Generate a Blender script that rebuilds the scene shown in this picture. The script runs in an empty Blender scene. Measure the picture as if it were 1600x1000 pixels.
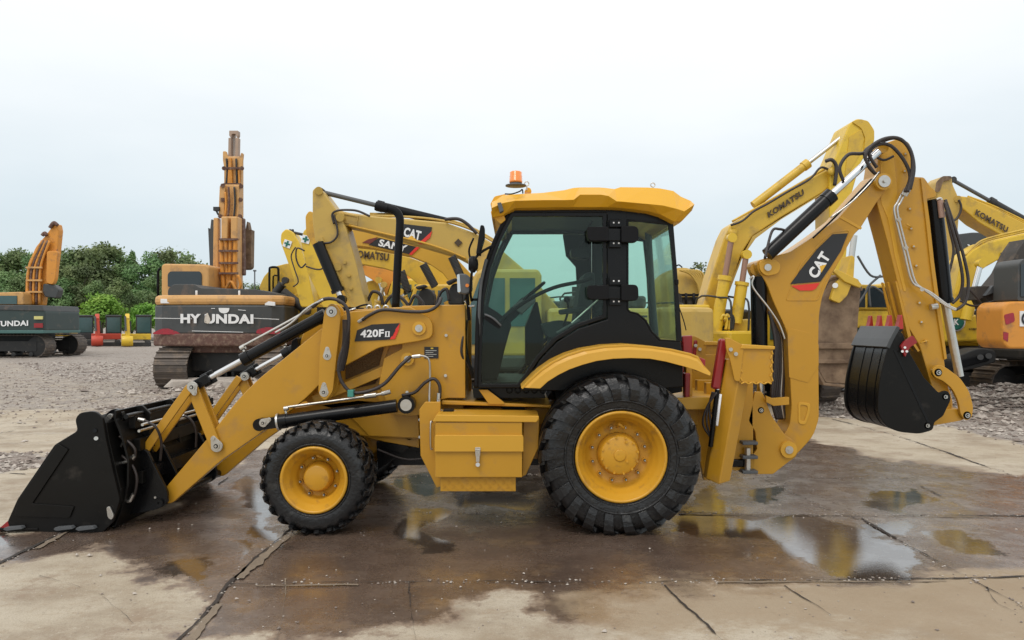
import bpy, bmesh, math, random
from mathutils import Vector, Matrix, noise
random.seed(7)
R = math.radians
SC = bpy.context.scene
COL = SC.collection

# ------------------------------------------------------------------ camera, sky, sun, exposure
F, CX, HY, EH = 1155.0, 800.0, 508.0, 1.77          # focal length in photo pixels, principal column, horizon row, eye height
cam_d = bpy.data.cameras.new('camera'); cam = bpy.data.objects.new('camera', cam_d); COL.objects.link(cam)
cam.location = (0, 0, EH); cam.rotation_euler = (R(90), 0, 0)
cam_d.sensor_width = 36; cam_d.lens = 36*F/1600; cam_d.shift_y = 8/1600; cam_d.clip_end = 3000
SC.camera = cam
W = bpy.data.worlds.new('World'); SC.world = W; W.use_nodes = True
nt = W.node_tree; nt.nodes.clear()
wo = nt.nodes.new('ShaderNodeOutputWorld'); bg = nt.nodes.new('ShaderNodeBackground')
sky = nt.nodes.new('ShaderNodeTexSky'); sky.sky_type = 'NISHITA'; sky.sun_disc = False
SUN_EL, SUN_AZ = 58, 205
sky.sun_elevation = R(SUN_EL); sky.sun_rotation = R(SUN_AZ); sky.air_density = 1; sky.dust_density = 3
tc = nt.nodes.new('ShaderNodeTexCoord'); sep = nt.nodes.new('ShaderNodeSeparateXYZ')
nt.links.new(tc.outputs['Generated'], sep.inputs[0])
rmp = nt.nodes.new('ShaderNodeValToRGB')              # overcast cloud deck: greyer low down, white overhead
e = rmp.color_ramp.elements
e[0].position = 0.0; e[0].color = (6.2, 7.1, 7.5, 1)
e[1].position = 0.5; e[1].color = (11.2, 11.2, 11.1, 1)
k = e.new(0.12); k.color = (7.1, 8.0, 8.5, 1)
k = e.new(0.30); k.color = (9.6, 9.95, 10.1, 1)
nz = nt.nodes.new('ShaderNodeTexNoise'); nz.inputs['Scale'].default_value = 2.2; nz.inputs['Detail'].default_value = 5
mp = nt.nodes.new('ShaderNodeMapping'); mp.inputs['Scale'].default_value = (1, 1, 3.0)
nt.links.new(tc.outputs['Generated'], mp.inputs[0]); nt.links.new(mp.outputs[0], nz.inputs['Vector'])
ad = nt.nodes.new('ShaderNodeMath'); ad.operation = 'MULTIPLY_ADD'; ad.inputs[1].default_value = 0.22; 
nt.links.new(nz.outputs[0], ad.inputs[0])
sb = nt.nodes.new('ShaderNodeMath'); sb.operation = 'SUBTRACT'; sb.inputs[1].default_value = 0.11
nt.links.new(sep.outputs[2], sb.inputs[0]); nt.links.new(sb.outputs[0], ad.inputs[2])
nt.links.new(ad.outputs[0], rmp.inputs[0])
mx = nt.nodes.new('ShaderNodeMixRGB'); mx.inputs[0].default_value = 0.9
nt.links.new(sky.outputs[0], mx.inputs[1]); nt.links.new(rmp.outputs[0], mx.inputs[2])
nt.links.new(mx.outputs[0], bg.inputs[0]); bg.inputs[1].default_value = 0.11
nt.links.new(bg.outputs[0], wo.inputs[0])
sd = bpy.data.lights.new('sun', 'SUN'); sd.energy = 1.1; sd.angle = R(24); sd.color = (1, .96, .9)
sun = bpy.data.objects.new('sun', sd); COL.objects.link(sun)
az = R(SUN_AZ); el = R(SUN_EL)
dirv = Vector((math.sin(az)*math.cos(el), math.cos(az)*math.cos(el), math.sin(el)))
sun.rotation_euler = dirv.to_track_quat('Z', 'Y').to_euler()
SC.view_settings.view_transform = 'Standard'; SC.view_settings.look = 'None'; SC.view_settings.gamma = 1
SC.view_settings.exposure = 0.0
SC.render.engine = 'CYCLES'
SC.cycles.max_bounces = 8; SC.cycles.transparent_max_bounces = 16

# ------------------------------------------------------------------ helpers
def P(px, py, Y):
    return Vector(((px-CX)*Y/F, Y, EH-(py-HY)*Y/F))
def GP(px, py):
    return P(px, py, EH*F/(py-HY))

MATS = {}
def mat(name, col, rough=0.5, metal=0.0, coat=0.0, var=0.12, dirt=0.0, dirtcol=(.16, .11, .07), scale=3.0, bump=0.0,
        bscale=60, rvar=0.12, trans=0.0, emis=None, spec=0.5):
    if name in MATS: return MATS[name]
    m = bpy.data.materials.new(name); m.use_nodes = True; n = m.node_tree; L = n.links
    b = n.nodes['Principled BSDF']
    b.inputs['Roughness'].default_value = rough; b.inputs['Metallic'].default_value = metal
    b.inputs['Coat Weight'].default_value = coat; b.inputs['Coat Roughness'].default_value = 0.12
    b.inputs['Specular IOR Level'].default_value = spec
    t = n.nodes.new('ShaderNodeTexCoord')
    a = n.nodes.new('ShaderNodeTexNoise'); a.inputs['Scale'].default_value = scale; a.inputs['Detail'].default_value = 7
    a.inputs['Roughness'].default_value = 0.65
    L.new(t.outputs['Object'], a.inputs['Vector'])
    c = n.nodes.new('ShaderNodeMixRGB'); c.blend_type = 'MIX'
    c.inputs[1].default_value = tuple(x*(1-var) for x in col)+(1,)
    c.inputs[2].default_value = tuple(min(1, x*(1+var)) for x in col)+(1,)
    L.new(a.outputs[0], c.inputs[0]); out = c.outputs[0]
    if dirt > 0:
        d = n.nodes.new('ShaderNodeTexNoise'); d.inputs['Scale'].default_value = scale*1.7; d.inputs['Detail'].default_value = 6
        d.inputs['Roughness'].default_value = 0.62
        L.new(t.outputs['Object'], d.inputs['Vector'])
        r = n.nodes.new('ShaderNodeValToRGB'); r.color_ramp.elements[0].position = 0.62-dirt*0.35; r.color_ramp.elements[1].position = 0.80-dirt*0.25
        L.new(d.outputs[0], r.inputs[0])
        x = n.nodes.new('ShaderNodeMixRGB'); x.inputs[2].default_value = dirtcol+(1,)
        L.new(r.outputs[0], x.inputs[0]); L.new(out, x.inputs[1]); out = x.outputs[0]
    L.new(out, b.inputs['Base Color'])
    rr = n.nodes.new('ShaderNodeMapRange'); rr.inputs[3].default_value = max(0.02, rough-rvar); rr.inputs[4].default_value = min(1, rough+rvar)
    L.new(a.outputs[0], rr.inputs[0]); L.new(rr.outputs[0], b.inputs['Roughness'])
    if bump > 0:
        q = n.nodes.new('ShaderNodeTexNoise'); q.inputs['Scale'].default_value = bscale; q.inputs['Detail'].default_value = 4
        L.new(t.outputs['Object'], q.inputs['Vector'])
        u = n.nodes.new('ShaderNodeBump'); u.inputs['Strength'].default_value = bump; u.inputs['Distance'].default_value = 0.02
        L.new(q.outputs[0], u.inputs['Height']); L.new(u.outputs[0], b.inputs['Normal'])
    if emis: b.inputs['Emission Color'].default_value = emis+(1,); b.inputs['Emission Strength'].default_value = 1
    MATS[name] = m; return m

def glass(name, tint, gloss=0.35, rough=0.02):
    m = bpy.data.materials.new(name); m.use_nodes = True; n = m.node_tree; n.nodes.clear(); L = n.links
    o = n.nodes.new('ShaderNodeOutputMaterial'); t = n.nodes.new('ShaderNodeBsdfTransparent'); g = n.nodes.new('ShaderNodeBsdfGlossy')
    t.inputs[0].default_value = tint+(1,); g.inputs['Roughness'].default_value = rough
    f = n.nodes.new('ShaderNodeFresnel'); f.inputs[0].default_value = 1.5
    mu = n.nodes.new('ShaderNodeMath'); mu.operation = 'MULTIPLY_ADD'; mu.inputs[1].default_value = gloss; mu.inputs[2].default_value = 0.0
    L.new(f.outputs[0], mu.inputs[0])
    x = n.nodes.new('ShaderNodeMixShader'); L.new(mu.outputs[0], x.inputs[0]); L.new(t.outputs[0], x.inputs[1]); L.new(g.outputs[0], x.inputs[2])
    L.new(x.outputs[0], o.inputs[0]); MATS[name] = m; return m

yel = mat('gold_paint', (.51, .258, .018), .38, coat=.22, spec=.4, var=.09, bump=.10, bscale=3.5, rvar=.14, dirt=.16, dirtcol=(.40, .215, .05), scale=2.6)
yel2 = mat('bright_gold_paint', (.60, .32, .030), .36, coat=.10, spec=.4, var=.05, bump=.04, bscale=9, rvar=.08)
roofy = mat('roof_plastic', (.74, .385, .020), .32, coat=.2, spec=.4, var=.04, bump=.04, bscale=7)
rimy = mat('rim_paint', (.60, .305, .022), .36, coat=.15, spec=.4, var=.09, bump=.05, bscale=14, dirt=.22, dirtcol=(.33, .17, .04), scale=5)
blk = mat('black_paint', (.005, .005, .0055), .26, coat=.04, var=.3, bump=.03, bscale=10, rvar=.1, spec=.25)
blkm = mat('black_plastic', (.006, .006, .007), .5, var=.25, bump=.06, bscale=90, spec=.18)
bladeb = mat('bucket_black', (.0065, .006, .0055), .36, var=.35, spec=.22, bump=.06, bscale=8, rvar=.14, dirt=.06, dirtcol=(.035, .03, .026))
rub = mat('tyre_rubber', (.009, .009, .0095), .30, var=.4, spec=.5, bump=.4, bscale=35, rvar=.16, dirt=.08, dirtcol=(.04, .038, .034), scale=5)
hosem = mat('hose_rubber', (.03, .022, .02), .42, var=.3, bump=.2, bscale=120)
chrome = mat('chrome_rod', (.72, .72, .72), .16, metal=1, var=.05)
zinc = mat('zinc_steel', (.58, .56, .52), .30, metal=.9, var=.15, bump=.1, bscale=40)
redp = mat('red_paint', (.27, .012, .014), .38, coat=.2, var=.15)
white = mat('white_vinyl', (.80, .80, .80), .45, var=.05)
redv = mat('red_vinyl', (.70, .035, .02), .4, var=.05)
blkv = mat('black_vinyl', (.016, .016, .018), .38, var=.1)
meshm = mat('grille_mesh', (.13, .07, .018), .6, var=.5, bump=1.0, bscale=110)
seatm = mat('seat_fabric', (.035, .04, .042), .8, var=.2)
grayp = mat('grey_plastic', (.09, .095, .1), .55, var=.2)
ambr = mat('amber_lens', (.85, .25, .03), .22, var=.15, coat=.5)
gls = glass('cab_glass', (.83, .94, .89), .55)
gls2 = glass('dark_glass', (.30, .36, .36), 1.2)

def rnd(pts, r=4, n=4):
    """round the corners of a polygon; a point may carry its own radius"""
    out = []; N = len(pts)
    for i in range(N):
        p = Vector(pts[i][:2]); a = Vector(pts[i-1][:2]); b = Vector(pts[(i+1) % N][:2])
        rr = pts[i][2] if len(pts[i]) > 2 else r
        da = (a-p); db = (b-p); k = min(rr, da.length*.48, db.length*.48)
        if k < .2: out.append((p.x, p.y)); continue
        s = p+da.normalized()*k; e_ = p+db.normalized()*k
        for j in range(n+1):
            t = j/n; q = s*(1-t)**2+p*2*t*(1-t)+e_*t*t
            out.append((q.x, q.y))
    return out

def spline(pts, sub=6):
    pts = [Vector(p) for p in pts]
    if len(pts) < 3 or sub < 2: return pts
    out = []
    for i in range(len(pts)-1):
        p0 = pts[max(0, i-1)]; p1 = pts[i]; p2 = pts[i+1]; p3 = pts[min(len(pts)-1, i+2)]
        for j in range(sub):
            t = j/sub
            out.append(.5*((2*p1)+(p2-p0)*t+(2*p0-5*p1+4*p2-p3)*t*t+(3*p1-p0-3*p2+p3)*t**3))
    out.append(pts[-1]); return out

_font_cache = {}
def glyphs(s, bold):
    key = (s, bold)
    if key not in _font_cache:
        c = bpy.data.curves.new('lettering', 'FONT'); c.body = s; c.size = 1; c.offset = bold; c.extrude = 0.0; c.resolution_u = 5
        c.space_character = 1+bold*1.4
        o = bpy.data.objects.new('lettering', c); COL.objects.link(o)
        dg = bpy.context.evaluated_depsgraph_get(); dg.update()
        me = o.evaluated_get(dg).to_mesh()
        v = [tuple(x.co) for x in me.vertices]; f = [tuple(x.vertices) for x in me.polygons]
        o.evaluated_get(dg).to_mesh_clear()
        bpy.data.objects.remove(o); bpy.data.curves.remove(c)
        _font_cache[key] = (v, f)
    return _font_cache[key]

class MB:
    def __init__(s): s.v = []; s.f = []; s.m = []; s.sm = []; s.keep = []
    def add(s, vs, fs, m, smooth=False, keep=False):
        o = len(s.v); s.v += [Vector(x) for x in vs]
        for f in fs: s.f.append([o+i for i in f]); s.m.append(m); s.sm.append(smooth); s.keep.append(keep)
        return s
    def prism(s, pts, Y0, Y1, m, ref=None, smooth=False):
        ref = ref or Y0; n = len(pts)
        a = [P(p[0], p[1], ref) for p in pts]
        v = [Vector((q.x, Y0, q.z)) for q in a]+[Vector((q.x, Y1, q.z)) for q in a]
        f = [list(range(n)), list(range(2*n-1, n-1, -1))]+[[i, (i+1) % n, n+(i+1) % n, n+i][::-1] for i in range(n)]
        return s.add(v, f, m, smooth)
    def ring(s, outer, inner, Y0, Y1, m, ref=None):
        ref = ref or Y0; n = len(outer)
        a = [P(p[0], p[1], ref) for p in outer]; b = [P(p[0], p[1], ref) for p in inner]
        v = []
        for y in (Y0, Y1):
            v += [Vector((q.x, y, q.z)) for q in a]; v += [Vector((q.x, y, q.z)) for q in b]
        f = []
        for i in range(n):
            j = (i+1) % n
            f += [[i, j, n+j, n+i], [2*n+i, 3*n+i, 3*n+j, 2*n+j], [i, 2*n+i, 2*n+j, j], [n+i, n+j, 3*n+j, 3*n+i]]
        return s.add(v, f, m)
    def bx(s, x0, x1, y0, y1, z0, z1, m, M=None):
        v = [Vector((x, y, z)) for z in (z0, z1) for y in (y0, y1) for x in (x0, x1)]
        if M: v = [M @ q for q in v]
        return s.add(v, [[0, 2, 3, 1], [4, 5, 7, 6], [0, 1, 5, 4], [1, 3, 7, 5], [3, 2, 6, 7], [2, 0, 4, 6]], m)
    def bar(s, a, b, w, h, m, up=(0, 1, 0)):
        """box section along a-b; w across 'up', h along it"""
        a = Vector(a); b = Vector(b); d = (b-a).normalized(); u = Vector(up); sd_ = d.cross(u).normalized(); u = sd_.cross(d).normalized()
        v = []
        for q in (a, b):
            for i, j in ((-1, -1), (1, -1), (1, 1), (-1, 1)): v.append(q+sd_*w/2*i+u*h/2*j)
        return s.add(v, [[3, 2, 1, 0], [4, 5, 6, 7], [0, 1, 5, 4], [1, 2, 6, 5], [2, 3, 7, 6], [3, 0, 4, 7]], m)
    def cyl(s, a, b, r, m, r2=None, n=20, smooth=True):
        a = Vector(a); b = Vector(b); r2 = r if r2 is None else r2
        d = (b-a).normalized(); u = d.orthogonal().normalized(); w = d.cross(u)
        v = []
        for q, rr in ((a, r), (b, r2)):
            v += [q+(u*math.cos(6.28318*i/n)+w*math.sin(6.28318*i/n))*rr for i in range(n)]
        s.add(v, [[i, (i+1) % n, n+(i+1) % n, n+i] for i in range(n)], m, smooth)
        c = [list(v[:n]), list(v[n:])]
        s.add(c[0], [list(range(n))[::-1]], m); s.add(c[1], [list(range(n))], m)
        return s
    def tube(s, pts, r, m, n=8, sub=6):
        q = spline(pts, sub); v = []; u = None
        for i, p in enumerate(q):
            d = (q[min(i+1, len(q)-1)]-q[max(i-1, 0)]).normalized()
            if u is None: u = d.orthogonal().normalized()
            u = (u-d*u.dot(d)).normalized(); w = d.cross(u)
            v += [p+(u*math.cos(6.28318*k/n)+w*math.sin(6.28318*k/n))*r for k in range(n)]
        f = [[i*n+k, i*n+(k+1) % n, (i+1)*n+(k+1) % n, (i+1)*n+k] for i in range(len(q)-1) for k in range(n)]
        f += [list(range(n))[::-1], [(len(q)-1)*n+k for k in range(n)]]
        return s.add(v, f, m, True)
    def lathe(s, prof, c, m, axis='Y', n=64, smooth=True, flat=None, cap=True):
        """prof: (radius, offset along axis) pairs; flat: lowest z allowed"""
        c = Vector(c); v = []
        for r, a in prof:
            for k in range(n):
                t = 6.283185*k/n
                if axis == 'Y': q = c+Vector((r*math.cos(t), a, r*math.sin(t)))
                elif axis == 'X': q = c+Vector((a, r*math.cos(t), r*math.sin(t)))
                else: q = c+Vector((r*math.cos(t), r*math.sin(t), a))
                if flat is not None: q.z = max(q.z, flat)
                v.append(q)
        f = [[i*n+k, i*n+(k+1) % n, (i+1)*n+(k+1) % n, (i+1)*n+k] for i in range(len(prof)-1) for k in range(n)]
        cap = cap and tuple(prof[0]) != tuple(prof[-1])
        if cap and prof[0][0] > .001: f.append(list(range(n))[::-1])
        if cap and prof[-1][0] > .001: f.append([(len(prof)-1)*n+k for k in range(n)])
        return s.add(v, f, m, smooth)
    def strip(s, pts2, Y0, Y1, th, m, ref=None, smooth=True):
        """a bent sheet: pixel polyline at plane ref swept from Y0 to Y1 with thickness th (m) below"""
        ref = ref or Y0; a = [P(p[0], p[1], ref) for p in pts2]; n = len(a); nr = []
        for i in range(n):
            d = (a[min(i+1, n-1)]-a[max(i-1, 0)]); nr.append(Vector((-d.z, 0, d.x)).normalized())
        v = []
        for y in (Y0, Y1):
            v += [Vector((q.x, y, q.z)) for q in a]; v += [Vector((q.x, y, q.z))-k*th for q, k in zip(a, nr)]
        f = []
        for i in range(n-1):
            f += [[i, i+1, 2*n+i+1, 2*n+i], [n+i, 3*n+i, 3*n+i+1, n+i+1], [i, n+i, n+i+1, i+1], [2*n+i, 2*n+i+1, 3*n+i+1, 3*n+i]]
        f += [[0, 2*n, 3*n, n], [n-1, 2*n-1, 4*n-1, 3*n-1]]
        return s.add(v, f, m, False)
    def text(s, t, quad, m, bold=.02, thick=.002, pad=0):
        """letters fitted into a world-space frame quad = (lower-left, lower-right, upper-left)"""
        v, f = glyphs(t, bold)
        x0 = min(p[0] for p in v); x1 = max(p[0] for p in v); y0 = min(p[1] for p in v); y1 = max(p[1] for p in v)
        o, a, b = [Vector(q) for q in quad]; ax = a-o; bx_ = b-o; nn = ax.cross(bx_).normalized()*thick
        w = [o+ax*((p[0]-x0)/(x1-x0))+bx_*((p[1]-y0)/(y1-y0))+nn for p in v]
        return s.add(w, f, m, False, True)
    def ptext(s, t, ll, lr, ul, Y, m, bold=.02):
        return s.text(t, (P(ll[0], ll[1], Y), P(lr[0], lr[1], Y), P(ul[0], ul[1], Y)), m, bold)
    def build(s, name, parent=None, bevel=0.0, local=False, seg=2):
        me = bpy.data.meshes.new(name); M = Matrix()
        if parent is not None and not local:
            r = parent
            while r.parent: r = r.parent
            M = (Matrix.Translation(r.location) @ r.rotation_euler.to_matrix().to_4x4()).inverted()
        vs = [M @ q for q in s.v]
        me.from_pydata([tuple(q) for q in vs], [], s.f)
        ml = []
        for i, p in enumerate(me.polygons):
            if s.m[i] not in ml: ml.append(s.m[i]); me.materials.append(s.m[i])
            p.material_index = ml.index(s.m[i]); p.use_smooth = s.sm[i]
        if not all(s.keep):
            bm = bmesh.new(); bm.from_mesh(me); bm.faces.ensure_lookup_table()
            bmesh.ops.recalc_face_normals(bm, faces=[bm.faces[i] for i in range(len(s.keep)) if not s.keep[i]]); bm.to_mesh(me); bm.free()
        ob = bpy.data.objects.new(name, me); COL.objects.link(ob); ob.parent = parent
        if bevel > 0:
            b = ob.modifiers.new('bevel', 'BEVEL'); b.width = bevel; b.segments = seg; b.limit_method = 'ANGLE'; b.angle_limit = R(38)
        return ob

def tag(o, label=None, cat=None, group=None, kind=None):
    if label: o['label'] = label
    if cat: o['category'] = cat
    if group: o['group'] = group
    if kind: o['kind'] = kind
    return o
def thing(name, loc, label, cat, rz=0, group=None):
    o = bpy.data.objects.new(name, None); COL.objects.link(o); o.location = loc; o.rotation_euler = (0, 0, rz); o.empty_display_size = .3
    return tag(o, label, cat, group)
def V(px, py, Y): return P(px, py, Y)
def inpoly(x, y, poly):
    c = False; j = len(poly)-1
    for i in range(len(poly)):
        xi, yi = poly[i]; xj, yj = poly[j]
        if (yi > y) != (yj > y) and x < (xj-xi)*(y-yi)/(yj-yi)+xi: c = not c
        j = i
    return c
def polydist(x, y, poly):
    """signed distance, positive inside"""
    d = 1e9
    for i in range(len(poly)):
        ax, ay = poly[i-1]; bx_, by = poly[i]; dx = bx_-ax; dy = by-ay
        t = max(0, min(1, ((x-ax)*dx+(y-ay)*dy)/(dx*dx+dy*dy+1e-9))); q = math.hypot(x-ax-dx*t, y-ay-dy*t)
        if q < d: d = q
    return d if inpoly(x, y, poly) else -d

# ------------------------------------------------------------------ ground: concrete slabs, puddles, gravel
import numpy as np
def gpoly(pts): return np.array([tuple(GP(x, y))[:2] for x, y in pts])
def sdist(X, Y, poly):
    d = np.full(X.shape, 1e9); ins = np.zeros(X.shape, bool)
    for i in range(len(poly)):
        ax, ay = poly[i-1]; bx_, by = poly[i]; dx = bx_-ax; dy = by-ay
        t = np.clip(((X-ax)*dx+(Y-ay)*dy)/(dx*dx+dy*dy+1e-9), 0, 1)
        d = np.minimum(d, np.hypot(X-ax-dx*t, Y-ay-dy*t))
        cr = ((ay > Y) != (by > Y)) & (X < (bx_-ax)*(Y-ay)/((by-ay) if abs(by-ay) > 1e-9 else 1e-9)+ax)
        ins ^= cr
    return np.where(ins, d, -d)
def ss(v, a, b):
    t = np.clip((v-a)/(b-a), 0, 1); return t*t*(3-2*t)
rng = np.random.default_rng(3)
def vnoise(X, Y, s, seed=0):
    """smooth value noise on the ground plane"""
    r = np.random.default_rng(seed); T = r.random((256, 256)); x = X*s; y = Y*s
    xi = np.floor(x).astype(int); yi = np.floor(y).astype(int); fx = x-xi; fy = y-yi
    fx = fx*fx*(3-2*fx); fy = fy*fy*(3-2*fy)
    g = lambda a, b: T[a % 256, b % 256]
    return (g(xi, yi)*(1-fx)+g(xi+1, yi)*fx)*(1-fy)+(g(xi, yi+1)*(1-fx)+g(xi+1, yi+1)*fx)*fy

WET = [[(-60, 850), (100, 828), (260, 790), (330, 735), (420, 700), (700, 672), (1100, 680), (1200, 655), (1290, 690), (1400, 720), (1650, 745), (1700, 905), (1480, 905), (1320, 925), (1000, 935), (760, 935),
        (690, 965), (600, 990), (430, 1010), (290, 1010), (300, 965), (215, 935), (250, 900), (170, 870), (60, 862), (-60, 900)],
       [(850, 930), (960, 925), (1010, 960), (930, 975), (850, 965)], [(1150, 925), (1280, 925), (1330, 950), (1200, 950)]]
PUD = [[(1050, 808), (1105, 795), (1180, 806), (1290, 806), (1380, 830), (1440, 850), (1478, 884), (1430, 905), (1290, 905), (1262, 885), (1215, 868), (1180, 845), (1130, 838), (1080, 840)],
       [(345, 768), (395, 740), (430, 800), (455, 845), (490, 850), (430, 856), (408, 838), (395, 805)],
       [(1085, 765), (1125, 750), (1140, 790), (1108, 820), (1050, 830), (1060, 800)],
       [(690, 760), (760, 705), (835, 700), (845, 770), (820, 800), (740, 785), (700, 800)], [(620, 790), (700, 800), (690, 850), (640, 858), (610, 830)],
       [(1325, 765), (1400, 758), (1440, 775), (1395, 800), (1335, 790)], [(250, 880), (300, 870), (318, 915), (285, 935), (262, 915)],
       [(345, 845), (390, 838), (390, 885), (360, 890)], [(-60, 832), (14, 832), (22, 858), (-60, 862)], [(1450, 835), (1500, 830), (1570, 850), (1560, 862), (1480, 856)],
       [(1180, 765), (1235, 758), (1250, 778), (1200, 785)], [(620, 745), (700, 735), (720, 760), (640, 775)], [(1330, 815), (1420, 808), (1460, 826), (1400, 838)]]
GRAV = [[(1288, 652), (1484, 668), (1600, 700), (2400, 900), (3600, 512.5), (700, 512.5), (700, 575), (1100, 590), (1200, 620)],
        [(-900, 512.5), (700, 512.5), (700, 575), (640, 600), (420, 612), (250, 608), (200, 592), (130, 600), (-10, 560), (-900, 560)],
        [(150, 640), (230, 622), (420, 610), (420, 640), (330, 655), (250, 645), (190, 660)], [(-200, 712), (60, 706), (118, 715), (95, 728), (-10, 742), (-200, 745)]]
DRT = [[(880, 915), (1700, 900), (1750, 1010), (900, 1010)]]

cols = 460
ys = [-60, -25, -10, -4, -1, 0.5, 1.5]; y = 2.0
while y < 1600: ys.append(y); y *= 1.0082 if y < 60 else 1.06
ys = np.array(ys); hw = np.maximum(6, np.abs(ys)*0.95+4)
u = np.linspace(-1, 1, cols)
XX = hw[:, None]*u[None, :]; YY = np.repeat(ys[:, None], cols, 1)
wx = XX+(vnoise(XX, YY, 1.7, 1)-.5)*.5+(vnoise(XX, YY, 5.5, 2)-.5)*.16; wy = YY+(vnoise(XX, YY, 1.9, 3)-.5)*.5+(vnoise(XX, YY, 6, 4)-.5)*.16
wetm = np.zeros(XX.shape); pudm = np.zeros(XX.shape); gra = np.zeros(XX.shape); drt = np.zeros(XX.shape)
for p in WET: wetm = np.maximum(wetm, ss(sdist(wx, wy, gpoly(p)), -.40, .45))
for p in PUD: pudm = np.maximum(pudm, ss(sdist(XX+(wx-XX)*.8, YY+(wy-YY)*.8, gpoly(p)), -.20, .22))
for p in GRAV: gra = np.maximum(gra, ss(sdist(wx, wy, gpoly(p)), -.15, .35))
LG = [(-300, 545), (260, 560), (330, 600), (330, 640), (180, 648), (60, 640), (-300, 660)]
gra = np.maximum(gra, .60*ss(sdist(wx, wy, gpoly(LG)), -.6, .5))
LG2 = [(-300, 655), (100, 650), (190, 672), (100, 700), (-300, 700)]
gra = np.maximum(gra, .36*ss(sdist(wx, wy, gpoly(LG2)), -.4, .3))
for p in DRT: drt = np.maximum(drt, ss(sdist(wx, wy, gpoly(p)), -.5, .6))
sx = XX/np.maximum(YY, 2)*F+CX; sy = HY+EH*F/np.maximum(YY, 2)
H = (vnoise(XX, YY, 2.3, 8)-.5)*.03+(vnoise(XX, YY, 7, 9)-.5)*.035+(vnoise(XX, YY, 19, 19)-.5)*.02
ZZ = gra*H*1.1
m1 = np.exp(-(((XX-10.6)/2.6)**2+((YY-15.8)/1.1)**2))*.42*(.75+.5*vnoise(XX, YY, 3, 11))      # rubble ridge on the right
m2 = np.exp(-(((XX+6.9)/1.7)**2+((YY-19.6)/.7)**2))*.25*(.6+.8*vnoise(XX, YY, 2, 12))
m3 = np.exp(-(((XX-16)/8)**2+((YY-30)/3)**2))*.3
ZZ = ZZ+m1+m2+m3+(1-gra)*(vnoise(XX, YY, .6, 13)-.5)*.006*(1-pudm)
nr = len(ys); me = bpy.data.meshes.new('ground'); N = nr*cols
me.vertices.add(N); me.vertices.foreach_set('co', np.stack([XX, YY, ZZ], -1).astype(np.float32).ravel())
i = np.arange(nr-1)[:, None]*cols+np.arange(cols-1)[None, :]
q = np.stack([i, i+1, i+1+cols, i+cols], -1).reshape(-1, 4)
me.loops.add(q.size); me.loops.foreach_set('vertex_index', q.ravel().astype(np.int32))
me.polygons.add(len(q)); me.polygons.foreach_set('loop_start', (np.arange(len(q))*4).astype(np.int32)); me.polygons.foreach_set('loop_total', np.full(len(q), 4, np.int32))
me.polygons.foreach_set('use_smooth', np.ones(len(q), bool)); me.update(calc_edges=True); me.validate()
at = me.attributes.new('wear', 'FLOAT_COLOR', 'POINT')
at.data.foreach_set('color', np.stack([wetm, pudm, gra, drt], -1).astype(np.float32).ravel())

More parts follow.
